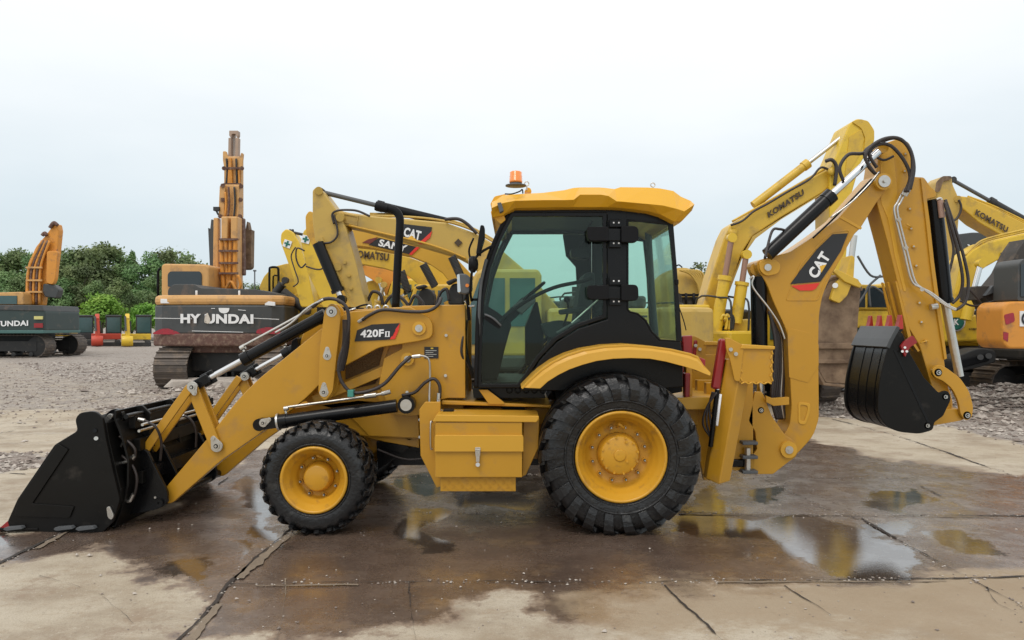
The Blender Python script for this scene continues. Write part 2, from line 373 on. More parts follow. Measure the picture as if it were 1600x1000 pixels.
def ground_mat():
    m = bpy.data.materials.new('concrete_yard'); m.use_nodes = True; n = m.node_tree.nodes; L = m.node_tree.links; b = n['Principled BSDF']
    A = n.new('ShaderNodeAttribute'); A.attribute_name = 'wear'; S = n.new('ShaderNodeSeparateColor'); L.new(A.outputs['Color'], S.inputs[0])
    G = n.new('ShaderNodeNewGeometry')
    def noi(sc, det=6, ro=.6, v=None):
        x = n.new('ShaderNodeTexNoise'); x.inputs['Scale'].default_value = sc; x.inputs['Detail'].default_value = det; x.inputs['Roughness'].default_value = ro
        L.new(v or G.outputs['Position'], x.inputs['Vector']); return x.outputs[0]
    def mth(op, a, c=None, d=None, cl=False):
        x = n.new('ShaderNodeMath'); x.operation = op; x.use_clamp = cl
        for i_, w in enumerate((a, c, d)):
            if w is None: continue
            if isinstance(w, (int, float)): x.inputs[i_].default_value = w
            else: L.new(w, x.inputs[i_])
        return x.outputs[0]
    def rng_(v, a, c): 
        x = n.new('ShaderNodeMapRange'); x.interpolation_type = 'SMOOTHSTEP'; x.inputs[1].default_value = a; x.inputs[2].default_value = c; L.new(v, x.inputs[0]); return x.outputs[0]
    def mixc(f, a, c):
        x = n.new('ShaderNodeMixRGB')
        for i_, w in enumerate((f, a, c)):
            if isinstance(w, tuple): x.inputs[i_].default_value = w+(1,)
            elif isinstance(w, (int, float)): x.inputs[i_].default_value = w
            else: L.new(w, x.inputs[i_])
        return x.outputs[0]
    mpp = n.new('ShaderNodeMapping'); mpp.inputs['Scale'].default_value = (.8, 1.15, 1); L.new(G.outputs['Position'], mpp.inputs[0]); st = mpp.outputs[0]
    n1 = noi(1.3, 8, .62, st); n2 = noi(6, 8, .68, st); n3 = noi(45, 5, .7); n4 = noi(.45, 4, .5); n5 = noi(2.6, 9, .7)
    dry = mixc(rng_(n1, .42, .66), (.49, .43, .335), (.32, .26, .19)); dry = mixc(mth('MULTIPLY', rng_(n2, .5, .72), .55), dry, (.30, .215, .135))
    dry = mixc(mth('MULTIPLY', rng_(n5, .55, .70), .5), dry, (.56, .50, .40)); dry = mixc(mth('MULTIPLY', rng_(n3, .5, .8), .35), dry, (.2, .15, .1)); dry = mixc(mth('MULTIPLY', rng_(noi(1.9, 10, .8), .52, .62), .6), dry, (.27, .195, .135)); dry = mixc(mth('MULTIPLY', rng_(noi(14, 6, .8), .58, .66), .7), dry, (.16, .115, .08)); dry = mixc(mth('MULTIPLY', rng_(n4, .45, .62), .35), dry, (.36, .29, .20))
    wet_ = mixc(rng_(n1, .38, .66), (.130, .090, .067), (.072, .046, .033)); wet_ = mixc(mth('MULTIPLY', rng_(n5, .52, .68), .6), wet_, (.20, .125, .066))
    wet_ = mixc(mth('MULTIPLY', rng_(n3, .55, .8), .4), wet_, (.05, .035, .028))
    n6 = noi(11, 9, .75); n7 = noi(3.4, 9, .78)
    wf = rng_(mth('ADD', S.outputs[0], mth('MULTIPLY', mth('SUBTRACT', mth('ADD', mth('MULTIPLY', n7, .65), mth('MULTIPLY', n1, .35)), .5), 2.3)), .28, .72)
    pf = rng_(mth('ADD', S.outputs[1], mth('MULTIPLY', mth('SUBTRACT', mth('ADD', mth('MULTIPLY', n6, .45), mth('MULTIPLY', n7, .55)), .5), 2.2)), .40, .66)
    pf = mth('MULTIPLY', pf, rng_(S.outputs[1], .02, .25))
    g1 = noi(95, 4, .8); g2 = noi(28, 6, .8)
    wet_ = mixc(mth('MULTIPLY', rng_(g2, .53, .66), .55), wet_, (.225, .165, .12)); wet_ = mixc(mth('MULTIPLY', rng_(g1, .56, .68), .6), wet_, (.035, .025, .02))
    dry = mixc(mth('MULTIPLY', rng_(g1, .54, .66), .6), dry, (.22, .165, .12)); dry = mixc(mth('MULTIPLY', rng_(g2, .54, .68), .45), dry, (.60, .54, .45))
    damp = mixc(n7, (.30, .225, .16), (.20, .145, .105)); col = mixc(rng_(wf, .0, .45), dry, damp); col = mixc(rng_(wf, .4, .95), col, wet_)
    col = mixc(mth('MULTIPLY', rng_(n6, .56, .72), .35), col, (.05, .036, .028)); col = mixc(pf, col, (.055, .038, .027))
    vo = n.new('ShaderNodeTexVoronoi'); vo.inputs['Scale'].default_value = 22; L.new(G.outputs['Position'], vo.inputs['Vector'])
    gv = mixc(rng_(n2, .35, .7), (.33, .295, .26), (.165, .135, .11)); gv = mixc(mth('MULTIPLY', vo.outputs['Color'], .5), gv, (.46, .41, .37)); gv = mixc(mth('MULTIPLY', rng_(n1, .5, .7), .6), gv, (.21, .155, .125))
    gf = rng_(mth('ADD', S.outputs[2], mth('MULTIPLY', mth('SUBTRACT', n5, .5), 1.1)), .35, .7)
    col = mixc(gf, col, gv)
    col = mixc(mth('MULTIPLY', rng_(mth('ADD', A.outputs['Alpha'], mth('MULTIPLY', mth('SUBTRACT', n2, .5), 1.5)), 0.25, .75), .8), col, (.33, .25, .165))
    L.new(col, b.inputs['Base Color'])
    rdry = mth('MULTIPLY_ADD', n3, .25, .68)
    rwet = mth('MULTIPLY_ADD', rng_(n1, .36, .62), .26, .10)
    x = n.new('ShaderNodeMix'); L.new(wf, x.inputs[0]); L.new(rdry, x.inputs[2]); L.new(rwet, x.inputs[3])
    y_ = n.new('ShaderNodeMix'); L.new(pf, y_.inputs[0]); L.new(x.outputs[0], y_.inputs[2]); y_.inputs[3].default_value = .025
    z_ = n.new('ShaderNodeMix'); L.new(gf, z_.inputs[0]); L.new(y_.outputs[0], z_.inputs[2]); z_.inputs[3].default_value = .85
    L.new(z_.outputs[0], b.inputs['Roughness'])
    sp = mth('MULTIPLY_ADD', wf, .45, .35); sp = mth('ADD', sp, mth('MULTIPLY', pf, .4), None, True); L.new(sp, b.inputs['Specular IOR Level'])
    L.new(mth('MULTIPLY_ADD', pf, .75, 1.5), b.inputs['IOR']); b.inputs['Coat IOR'].default_value = 1.75
    L.new(mth('MULTIPLY', mth('MULTIPLY', wf, mth('SUBTRACT', 1.0, mth('MULTIPLY', pf, .55))), mth('MULTIPLY_ADD', rng_(n5, .40, .62), .6, .4)), b.inputs['Coat Weight']); L.new(mth('MULTIPLY_ADD', rng_(n7, .35, .65), .34, .10), b.inputs['Coat Roughness'])
    h = mth('ADD', mth('MULTIPLY', n2, .5), mth('MULTIPLY', n3, .5)); h = mth('ADD', h, mth('MULTIPLY', g1, .35)); h = mth('ADD', h, mth('MULTIPLY', mth('MULTIPLY', vo.outputs['Distance'], gf), -2.2))
    bm_ = n.new('ShaderNodeBump'); bm_.inputs['Distance'].default_value = .02
    st_ = mth('MULTIPLY', mth('SUBTRACT', 1.0, pf), mth('MULTIPLY_ADD', wf, -.38, .62)); st_ = mth('ADD', st_, .022); L.new(st_, bm_.inputs['Strength'])
    L.new(h, bm_.inputs['Height']); L.new(bm_.outputs[0], b.inputs['Normal'])
    return m
me.materials.append(ground_mat())
g = bpy.data.objects.new('ground', me); COL.objects.link(g); tag(g, kind='structure')

# joints and cracks: jagged dark ribbons a few mm above the slabs
crk = mat('joint_dirt', (.032, .024, .019), .75, var=.5, bump=.5, bscale=50)
crkl = mat('joint_silt', (.20, .155, .11), .8, var=.4, bump=.5, bscale=50)
def joint(pts, w, m=None, step=.05, gap=.0):
    pp = [GP(*p) for p in pts]; q = []
    for a, b in zip(pp, pp[1:]):
        k_ = max(2, int((b-a).length/step))
        for j in range(k_): q.append(a+(b-a)*j/k_)
    q.append(pp[-1]); v = []; f = []; ww = w
    off = 0
    for j, c in enumerate(q):
        d = (q[min(j+1, len(q)-1)]-q[max(j-1, 0)]); d.z = 0; d.normalize(); nn = Vector((-d.y, d.x, 0))
        off = off*.9+random.uniform(-.006, .006); ww = max(w*.10, min(w*2.1, ww+random.uniform(-.28, .28)*w))
        if random.random() < gap: ww = w*.05
        c = c+nn*off; v += [c+nn*ww*random.uniform(.3, .7)+Vector((0, 0, .007)), c-nn*ww*random.uniform(.3, .7)+Vector((0, 0, .007))]
        if j: f.append([2*j-2, 2*j-1, 2*j+1, 2*j])
    mb = MB(); mb.add(v, f, m or crk, False, True); tag(mb.build('expansion_joint'), kind='structure')
J = [([(360, 913), (480, 911), (640, 909), (800, 909), (980, 911), (1150, 907), (1300, 906), (1480, 904), (1700, 900)], .026), ([(270, 1010), (330, 946), (352, 918), (372, 898), (445, 836), (520, 770)], .022),
     ([(1060, 800), (1200, 806), (1400, 806), (1700, 806)], .025), ([(-20, 890), (45, 858), (95, 834)], .024), ([(1300, 655), (1390, 678), (1480, 708), (1600, 750), (1700, 782)], .026), ([(1345, 810), (1450, 870), (1540, 918), (1650, 980)], .022),
     ([(1180, 742), (1290, 796), (1345, 812)], .014), ([(1040, 915), (1135, 1005)], .012), ([(1225, 916), (1300, 962)], .01), ([(1100, 746), (1250, 747), (1420, 748)], .016), ([(590, 748), (700, 741), (850, 742)], .018),
     ([(640, 800), (760, 802), (850, 806)], .014), ([(-20, 683), (60, 664), (90, 658)], .02), ([(-20, 738), (40, 742), (90, 735)], .02), ([(-20, 608), (30, 606)], .03), ([(95, 592), (152, 581)], .035), ([(340, 758), (380, 730), (420, 722)], .012),
     ([(640, 912), (652, 1005)], .009), ([(60, 900), (150, 930), (210, 975)], .006), ([(1540, 918), (1560, 945), (1590, 960)], .012), ([(40, 640), (160, 622), (230, 615)], .02), ([(0, 560), (130, 556), (220, 560)], .03),
     ([(1440, 760), (1520, 800)], .010), ([(700, 690), (860, 688)], .016), ([(20, 612), (110, 620), (170, 606)], .015)]
for p, w in J: joint(p, w, gap=.10 if w < .02 else .02)
joint([(445, 905), (440, 960), (430, 1010)], .014, crkl); joint([(372, 905), (450, 838)], .06, crkl); joint([(340, 945), (290, 1008)], .04, crkl); joint([(110, 828), (60, 858)], .04, crkl)
joint([(1060, 803), (1700, 811)], .04, crkl); joint([(400, 916), (560, 915)], .014, crkl); joint([(1120, 911), (1480, 909)], .03, crkl)

stone = mat('pale_stone', (.46, .41, .36), .8, var=.35, bump=.3, bscale=60, scale=9)
stoned = mat('dark_stone', (.22, .18, .155), .8, var=.35, bump=.3, bscale=60, scale=9)
ROCK = [[0, 1, 2], [0, 2, 3], [0, 3, 4], [0, 4, 1], [5, 2, 1], [5, 3, 2], [5, 4, 3], [5, 1, 4]]
def rock(mb, x, y, z, s, m):
    a = random.random()*6.28; v = []
    for (i_, j, k_) in ((0, 0, .8), (1, 0, 0), (0, 1, .1), (-1, 0, 0), (0, -1, .1), (0, 0, -.5)):
        q = Vector((i_, j, k_))*s*random.uniform(.7, 1.25); q += Vector((random.uniform(-.3, .3), random.uniform(-.3, .3), random.uniform(-.15, .25)))*s
        v.append(Vector((x+q.x*math.cos(a)-q.y*math.sin(a), y+q.x*math.sin(a)+q.y*math.cos(a), z+q.z*.75)))
    mb.add(v, ROCK, m, False, True)
def zat(x, y):
    r = int(np.argmin(np.abs(ys-y))); c = int(round((x/hw[r]+1)/2*(cols-1))); c = max(0, min(cols-1, c)); return float(ZZ[r, c])
mb = MB(); GP_ = [[tuple(r) for r in gpoly(p)] for p in GRAV]
def put(x, y, s):
    rock(mb, x, y, zat(x, y)+s*.1, s, stone if random.random() < .42 else stoned)
n_ = 0
while n_ < 13000:
    y = 8.5+26*random.random()**1.7; x = random.uniform(-.8, .8)*(y+1)
    if not any(inpoly(x, y, p) for p in GP_): continue
    put(x, y, random.choice((.016, .02, .028, .04))*random.uniform(.6, 1.3)*(1+y/45)); n_ += 1
for _ in range(3800):
    px = random.uniform(-60, 330); py = random.gauss(600, 28)
    if py < 552 or py > 700: continue
    c = GP(px, py); put(c.x, c.y, random.choice((.012, .018, .025, .035))*random.uniform(.6, 1.4))
for _ in range(2600):
    x = random.gauss(10.6, 2.0); y = random.gauss(15.6, .7); put(x, y, random.uniform(.03, .10))
for _ in range(500):
    x = random.gauss(-6.9, 1.3); y = random.gauss(19.5, .45); put(x, y, random.uniform(.04, .12))
tag(mb.build('gravel'), 'loose grey and brown gravel and broken rubble over the back of the yard', 'gravel', kind='stuff')
mb = MB()
for p, w in J[:7]+J[9:12]:
    pp = [GP(*q) for q in p]
    for a, b in zip(pp, pp[1:]):
        for _ in range(int((b-a).length*34)):
            c = a+(b-a)*random.random(); s = random.uniform(.004, .012); rock(mb, c.x+random.gauss(0, .03), c.y+random.gauss(0, .03), s*.3, s, stone if random.random() < .55 else stoned)
for _ in range(900):
    c = GP(random.uniform(-100, 1700), random.uniform(610, 998)); s = random.uniform(.002, .007) if random.random() < .9 else random.uniform(.008, .014); rock(mb, c.x, c.y, s*.3, s, stone if random.random() < .5 else stoned)
for px, py, s in ((234, 827, .014), (120, 869, .02), (140, 869, .018), (370, 937, .018), (945, 988, .018), (180, 878, .012), (300, 821, .01), (1427, 942, .016), (1183, 873, .012), (157, 900, .014)):
    c = GP(px, py); rock(mb, c.x, c.y, s*.4, s, stone if px != 1427 and px != 1183 else stoned)
tag(mb.build('pebbles'), 'small pale pebbles and crumbs scattered over the wet slabs and along the joints', 'pebbles', kind='stuff')
# broken slab heap behind the left tracks
for k_, (px, py, Y, sx_, sy_, sz_, rz, rx) in enumerate(((330, 582, 20.3, 2.3, .9, .22, .1, .03), (395, 588, 19.4, 1.5, .7, .2, -.2, -.05))):
    c = P(px, py, Y); M = Matrix.Translation((c.x, Y, .20-.03*k_)) @ Matrix.Rotation(rz, 4, 'Z') @ Matrix.Rotation(rx, 4, 'X')
    q = MB(); pts = []
    n_ = 14
    for z in (-sz_/2, sz_/2):
        for i_ in range(n_):
            t = 6.283*i_/n_; rr = random.uniform(.85, 1.1); pts.append(M @ Vector((max(-1, min(1, 1.25*math.cos(t)))*sx_/2*rr, max(-1, min(1, 1.25*math.sin(t)))*sy_/2*rr, z+random.uniform(-.03, .03))))
    q.add(pts, [list(range(n_))[::-1], list(range(n_, 2*n_))]+[[i_, (i_+1) % n_, n_+(i_+1) % n_, n_+i_] for i_ in range(n_)], stone)
    tag(q.build('concrete_slab', None, .02), ('long broken grey concrete slab lying between the tracks of the big orange excavator', 'shorter broken concrete slab lying right of the long one behind the loader arms')[k_], 'rubble slab')
# ------------------------------------------------------------------ the backhoe loader
NY, FY = 6.68, 8.02          # near and far cab side planes
MID = 7.35
L_ = thing('backhoe_loader', (0.1, MID, 0), 'clean golden yellow backhoe loader with black front bucket parked side on across the wet concrete', 'backhoe loader')

def tyre(mb, c, Ro, w, n, rub_, rim_r, style):
    """c at the outer face centre; width runs +Y"""
    prof = [(rim_r, .03), (rim_r+.01, .0), (rim_r+.05, -.018), (Ro*.78, -.024), (Ro*.87, .0), (Ro*.925, .045), (Ro*.94, w*.3), (Ro*.94, w*.7), (Ro*.925, w-.045), (Ro*.87, w), (Ro*.78, w+.024), (rim_r+.05, w+.018), (rim_r, w-.03), (rim_r, .03)]
    mb.lathe(prof, c, rub_, 'Y', 72, True, .004)
    if style == 'rear': mb.lathe([(Ro*.66, -.012), (Ro*.675, -.034), (Ro*.69, -.036), (Ro*.70, -.012)], c, rub_, 'Y', 72, True, None, False)
    mb.lathe([(rim_r+.028, -.014), (rim_r+.034, -.026), (rim_r+.040, -.0185)], c, rub_, 'Y', 72, True, None, False)
    for side in (0, 1):
        for k_ in range(n):
            t0 = 6.28318*(k_+.5*side)/n; secs = []
            if style == 'rear': path = ((.52, Ro*.998, .34, .026), (.30, Ro*1.0, .17, .03), (.10, Ro*.99, .03, .034), (.0, Ro*.960, -.01, .038), (-.040, Ro*.90, -.03, .034), (-.056, Ro*.83, -.05, .026), (-.054, Ro*.77, -.062, .02), (-.040, Ro*.70, -.07, .02))
            else: path = ((.56, Ro*.995, .16, .02), (.34, Ro*1.0, .10, .024), (.08, Ro*.985, .0, .03), (.0, Ro*.955, -.01, .028), (-.035, Ro*.92, -.015, .022))
            hwid = .060 if style == 'rear' else .030
            for (f_, r_, dt, _h) in path:
                yy = f_*w if f_ > 0 else f_
                if side: yy = w-yy
                dep = .045 if f_ > .05 else .03
                hh = hwid*(1.0 if f_ > 0 else .82)
                ri = r_-dep
                if f_ <= 0: ri = r_-.02
                for rr, yo in ((r_, 0), (ri, .045 if f_ <= 0 else 0)):
                    y2 = yy+(yo if not side else -yo)
                    for sg in (-1, 1):
                        t = t0+dt+sg*hh/Ro; z = c[2]+rr*math.sin(t); secs.append(Vector((c[0]+rr*math.cos(t), c[1]+y2, max(.0005, z))))
            f = []; ns = len(path)
            for i_ in range(ns-1):
                a = 4*i_; b = a+4; f += [[a, a+1, b+1, b], [a+2, b+2, b+3, a+3], [a, b, b+2, a+2], [a+1, a+3, b+3, b+1]]
            f += [[0, 2, 3, 1], [4*ns-4, 4*ns-3, 4*ns-1, 4*ns-2]]
            mb.add(secs, f, rub_)

def wheel(cx, cz, yo, w, Ro, rimr, n, style, nb, br, hubr, flip=False, label=None):
    """yo: outer face; flip mirrors for the far side"""
    root = MB()
    if not flip: tyre(root, (cx, yo, cz), Ro, w, n, rub, rimr, style)
    else: tyre(root, (cx, yo-w, cz), Ro, w, n, rub, rimr, style)
    sg = -1 if flip else 1
    T = root.build(style+'_tyre' if False else 'wheel', L_, .006, seg=1)
    r = MB()
    pr = [(rimr+.012, .02), (rimr+.016, -.018), (rimr+.004, -.028), (rimr-.010, -.020), (rimr-.014, .012), (rimr-.045, .03), (rimr-.05, .075), (rimr-.075, .095), (rimr-.085, .16), (hubr+.05, .175), (.02, .175), (.0, .175)]
    r.lathe([(a, b*sg) for a, b in pr], (cx, yo, cz), rimy, 'Y', 64, True, None, False); r.build('rim', T)
    h = MB(); h.lathe([(a, b*sg) for a, b in ((hubr+.012, .17), (hubr+.01, .14), (hubr, .125), (hubr-.008, .075), (hubr-.02, .066), (.0, .066))], (cx, yo, cz), rimy, 'Y', 40)
    if style == 'rear':
        h.lathe([(.052, .066*sg), (.050, .058*sg), (.043, .056*sg), (.0, .058*sg)], (cx, yo, cz), rimy, 'Y', 28)
        for k_ in range(12):
            t = 6.283*k_/12+.2; h.cyl((cx+.155*math.cos(t), yo+.07*sg, cz+.155*math.sin(t)), (cx+.155*math.cos(t), yo+.055*sg, cz+.155*math.sin(t)), .010, rimy, n=8)
        h.cyl((cx+.055, yo+.07*sg, cz+.115), (cx+.055, yo+.05*sg, cz+.115), .012, rimy, n=10); h.cyl((cx+.06, yo+.07*sg, cz-.05), (cx+.06, yo+.05*sg, cz-.05), .010, rimy, n=10)
    h.build('hub', T)
    for k_ in range(nb):
        b = MB()
        t = 6.283*k_/nb+.28; x = cx+br*math.cos(t); z = cz+br*math.sin(t)
        b.cyl((x, yo+.18*sg, z), (x, yo+.150*sg, z), .021, rimy, n=6, smooth=False); b.cyl((x, yo+.15*sg, z), (x, yo+.142*sg, z), .012, hosem, n=8); b.cyl((x, yo+.15*sg, z), (x, yo+.13*sg, z), .007, zinc, n=8); b.build('wheel_nut', T)
    v = MB(); v.tube([(cx-.01, yo+.16*sg, cz+rimr*.62), (cx, yo+.10*sg, cz+rimr*.70), (cx+.045, yo+.12*sg, cz+rimr*.60)], .012, rimy, sub=4); v.build('valve_guard', T)
    return T
wheel(.918, .662, 6.22, .45, .695, .372, 22, 'rear', 12, .232, .172)
wheel(.918, .662, 8.50, .45, .695, .372, 22, 'rear', 12, .232, .172, True)
wheel(-1.662, .470, 6.21, .33, .478, .268, 25, 'front', 8, .165, .118)
wheel(-1.662, .470, 8.47, .33, .478, .268, 25, 'front', 8, .165, .118, True)

# ---- chassis
m = MB()
m.prism([(560, 625), (655, 632), (655, 700), (600, 690), (560, 680), (440, 655), (440, 640)], 6.98, 7.72, yel)
m.prism([(600, 665), (1090, 640), (1090, 700), (1000, 720), (700, 715)], 7.08, 7.62, yel)
m.prism([(690, 626), (862, 633), (862, 637), (690, 632)], 6.72, 7.98, yel)
m.prism([(700, 637), (1090, 637), (1090, 664), (700, 662)], 6.98, 7.72, yel)
m.cyl((-1.662, 6.56, .47), (-1.662, 8.12, .47), .075, blk); m.cyl((.925, 6.60, .655), (.925, 8.12, .655), .13, blk); m.lathe([(.0, -.2), (.2, -.12), (.24, 0), (.2, .12), (0, .2)], (.925, 7.35, .66), blk, 'Y', 20)
m.bx(-1.80, -1.52, 7.1, 7.6, .40, .85, blk)
m.build('chassis', L_, .006)
m = MB(); m.prism([(545, 648), (596, 650), (590, 610), (652, 612), (655, 684), (577, 681)], 6.90, 6.98, yel)
m.prism(rnd([(440, 652), (560, 632), (600, 640), (655, 640), (655, 686), (577, 682), (500, 668), (450, 664)], 3), 6.93, 6.97, yel); m.build('axle_bracket', L_, .004)
m = MB()   # dark under-body between the axles
m.bx(-1.15, .45, 7.12, 7.58, .42, .72, blk); m.prism([(588, 690), (628, 690), (640, 700), (600, 728), (590, 735)], 7.0, 7.5, blk)
m.tube([P(590, 702, 6.9), P(620, 714, 6.9), P(640, 718, 6.9), P(662, 716, 6.9)], .010, hosem); m.tube([(-.9, 7.3, .45), (0, 7.3, .40), (.6, 7.35, .6)], .04, blk)
m.build('transmission', L_, .01)

# ---- engine hood and front tower
m = MB(); m.prism(rnd([(466, 548, 10), (474, 516, 14), (500, 496, 10), (545, 484, 6), (700, 476, 2), (704, 640, 2), (640, 690, 2), (560, 650, 2), (476, 628, 8), (464, 590, 8)], 4, 5), 6.98, 7.72, yel); hood = m.build('hood', L_, .012)
m = MB(); m.prism([(540, 573), (582, 543), (601, 537), (592, 571), (540, 593)], 6.966, 6.985, meshm); m.prism([(545, 607), (590, 592), (586, 600), (560, 606)], 6.966, 6.985, meshm); m.build('side_grille', hood)
m = MB(); m.ring([(606, 538), (641, 530), (637, 555), (596, 573)], [(608, 541), (638, 534), (634, 553), (599, 569)], 6.965, 6.985, yel); m.build('vent_frame', hood, .002)
m = MB(); m.prism(rnd([(455, 533, 4), (464, 527), (469, 560), (462, 572), (454, 560)], 3), 6.9, 7.8, blkm); m.build('headlight_panel', hood, .01)
m = MB(); m.prism([(628, 478), (727, 476), (727, 622), (700, 622), (682, 626), (664, 648), (640, 650), (612, 648), (592, 600), (600, 560), (628, 545)], 6.80, 6.92, yel); m.prism([(660, 477), (727, 476), (727, 655), (660, 655)], 7.78, 7.9, yel, 6.8)
m.prism([(655, 640), (664, 628), (688, 628), (690, 760), (682, 762), (657, 712)], 6.55, 6.60, yel, 6.55); m.bx(P(700, 0, 6.9).x, P(727, 0, 6.9).x-.02, 6.92, 7.78, .9, 1.93, yel)
tower = m.build('loader_tower', L_, .006)
m = MB()
for px, py in ((697, 524), (696, 587), (636, 613), (656, 656), (656, 683)): m.cyl(P(px, py, 6.80), P(px, py, 6.78), .014, zinc, n=12); m.cyl(P(px, py, 6.782), P(px, py, 6.77), .009, zinc, n=6, smooth=False)
m.build('tower_bolts', tower)
m = MB(); m.prism([(663, 542), (685, 542), (685, 560), (663, 560)], 6.792, 6.799, blkv); 
for k_ in range(4): m.prism([(665, 547.4+k_*3), (682-(k_ % 2)*5, 547.4+k_*3), (682-(k_ % 2)*5, 548.3+k_*3), (665, 548.3+k_*3)], 6.788, 6.791, zinc)
m.prism([(673, 543.2), (677, 543.2), (677, 545.4), (673, 545.4)], 6.788, 6.791, mat('label_yellow', (.7, .5, .05), .5)); m.build('warning_plate', tower)
m = MB()   # engine fittings peeking over the hood
for px in (577, 590, 603): m.lathe([(.018, -.01), (.03, -.01), (.03, .01), (.018, .01), (.018, -.01)], P(px, 481, 7.0), zinc, 'Y', 16)
m.tube([P(548, 488, 7.0), P(558, 480, 7.0), P(572, 476, 7.0), P(580, 478, 7.0)], .009, blkm); m.tube([P(545, 486, 6.95), P(556, 482, 6.95)], .012, zinc); m.bx(-1.9, -1.5, 7.2, 7.5, 1.9, 1.945, blkm)
m.build('hood_fittings', hood)

def pin(px, py, Y, r, mt=zinc, parent=None, keeper=None, depth=.03):
    q = MB(); c = P(px, py, Y); q.cyl(c+Vector((0, depth, 0)), c, r, mt, n=22); q.cyl(c+Vector((0, .002, 0)), c-Vector((0, .012, 0)), r*.62, mt, n=18); q.cyl(c-Vector((0, .011, 0)), c-Vector((0, .013, 0)), r*.40, blkm, n=16); q.cyl(c, c-Vector((0, .020, 0)), r*.24, zinc, n=6, smooth=False)
    if keeper:
        k_ = P(keeper[0], keeper[1], Y); d = (k_-c); n_ = 10; u = d.normalized(); w = Vector((-u.z, 0, u.x)); pts = []
        for j in range(n_+1): t = math.pi*j/n_; pts.append(k_+(w*math.cos(t)+u*math.sin(t))*r*.55)
        for j in range(n_+1): t = math.pi*j/n_; pts.append(c-(w*math.cos(t)+u*math.sin(t))*r*1.12)
        v = [p_+Vector((0, .004, 0)) for p_ in pts]+[p_+Vector((0, .014, 0)) for p_ in pts]; nn = len(pts)
        q.add(v, [list(range(nn)), list(range(2*nn-1, nn-1, -1))]+[[i_, (i_+1) % nn, nn+(i_+1) % nn, nn+i_] for i_ in range(nn)], zinc); q.cyl(k_+Vector((0, .01, 0)), k_-Vector((0, .010, 0)), r*.3, zinc, n=6, smooth=False)
    return q.build('pin', parent, .0015, seg=1)

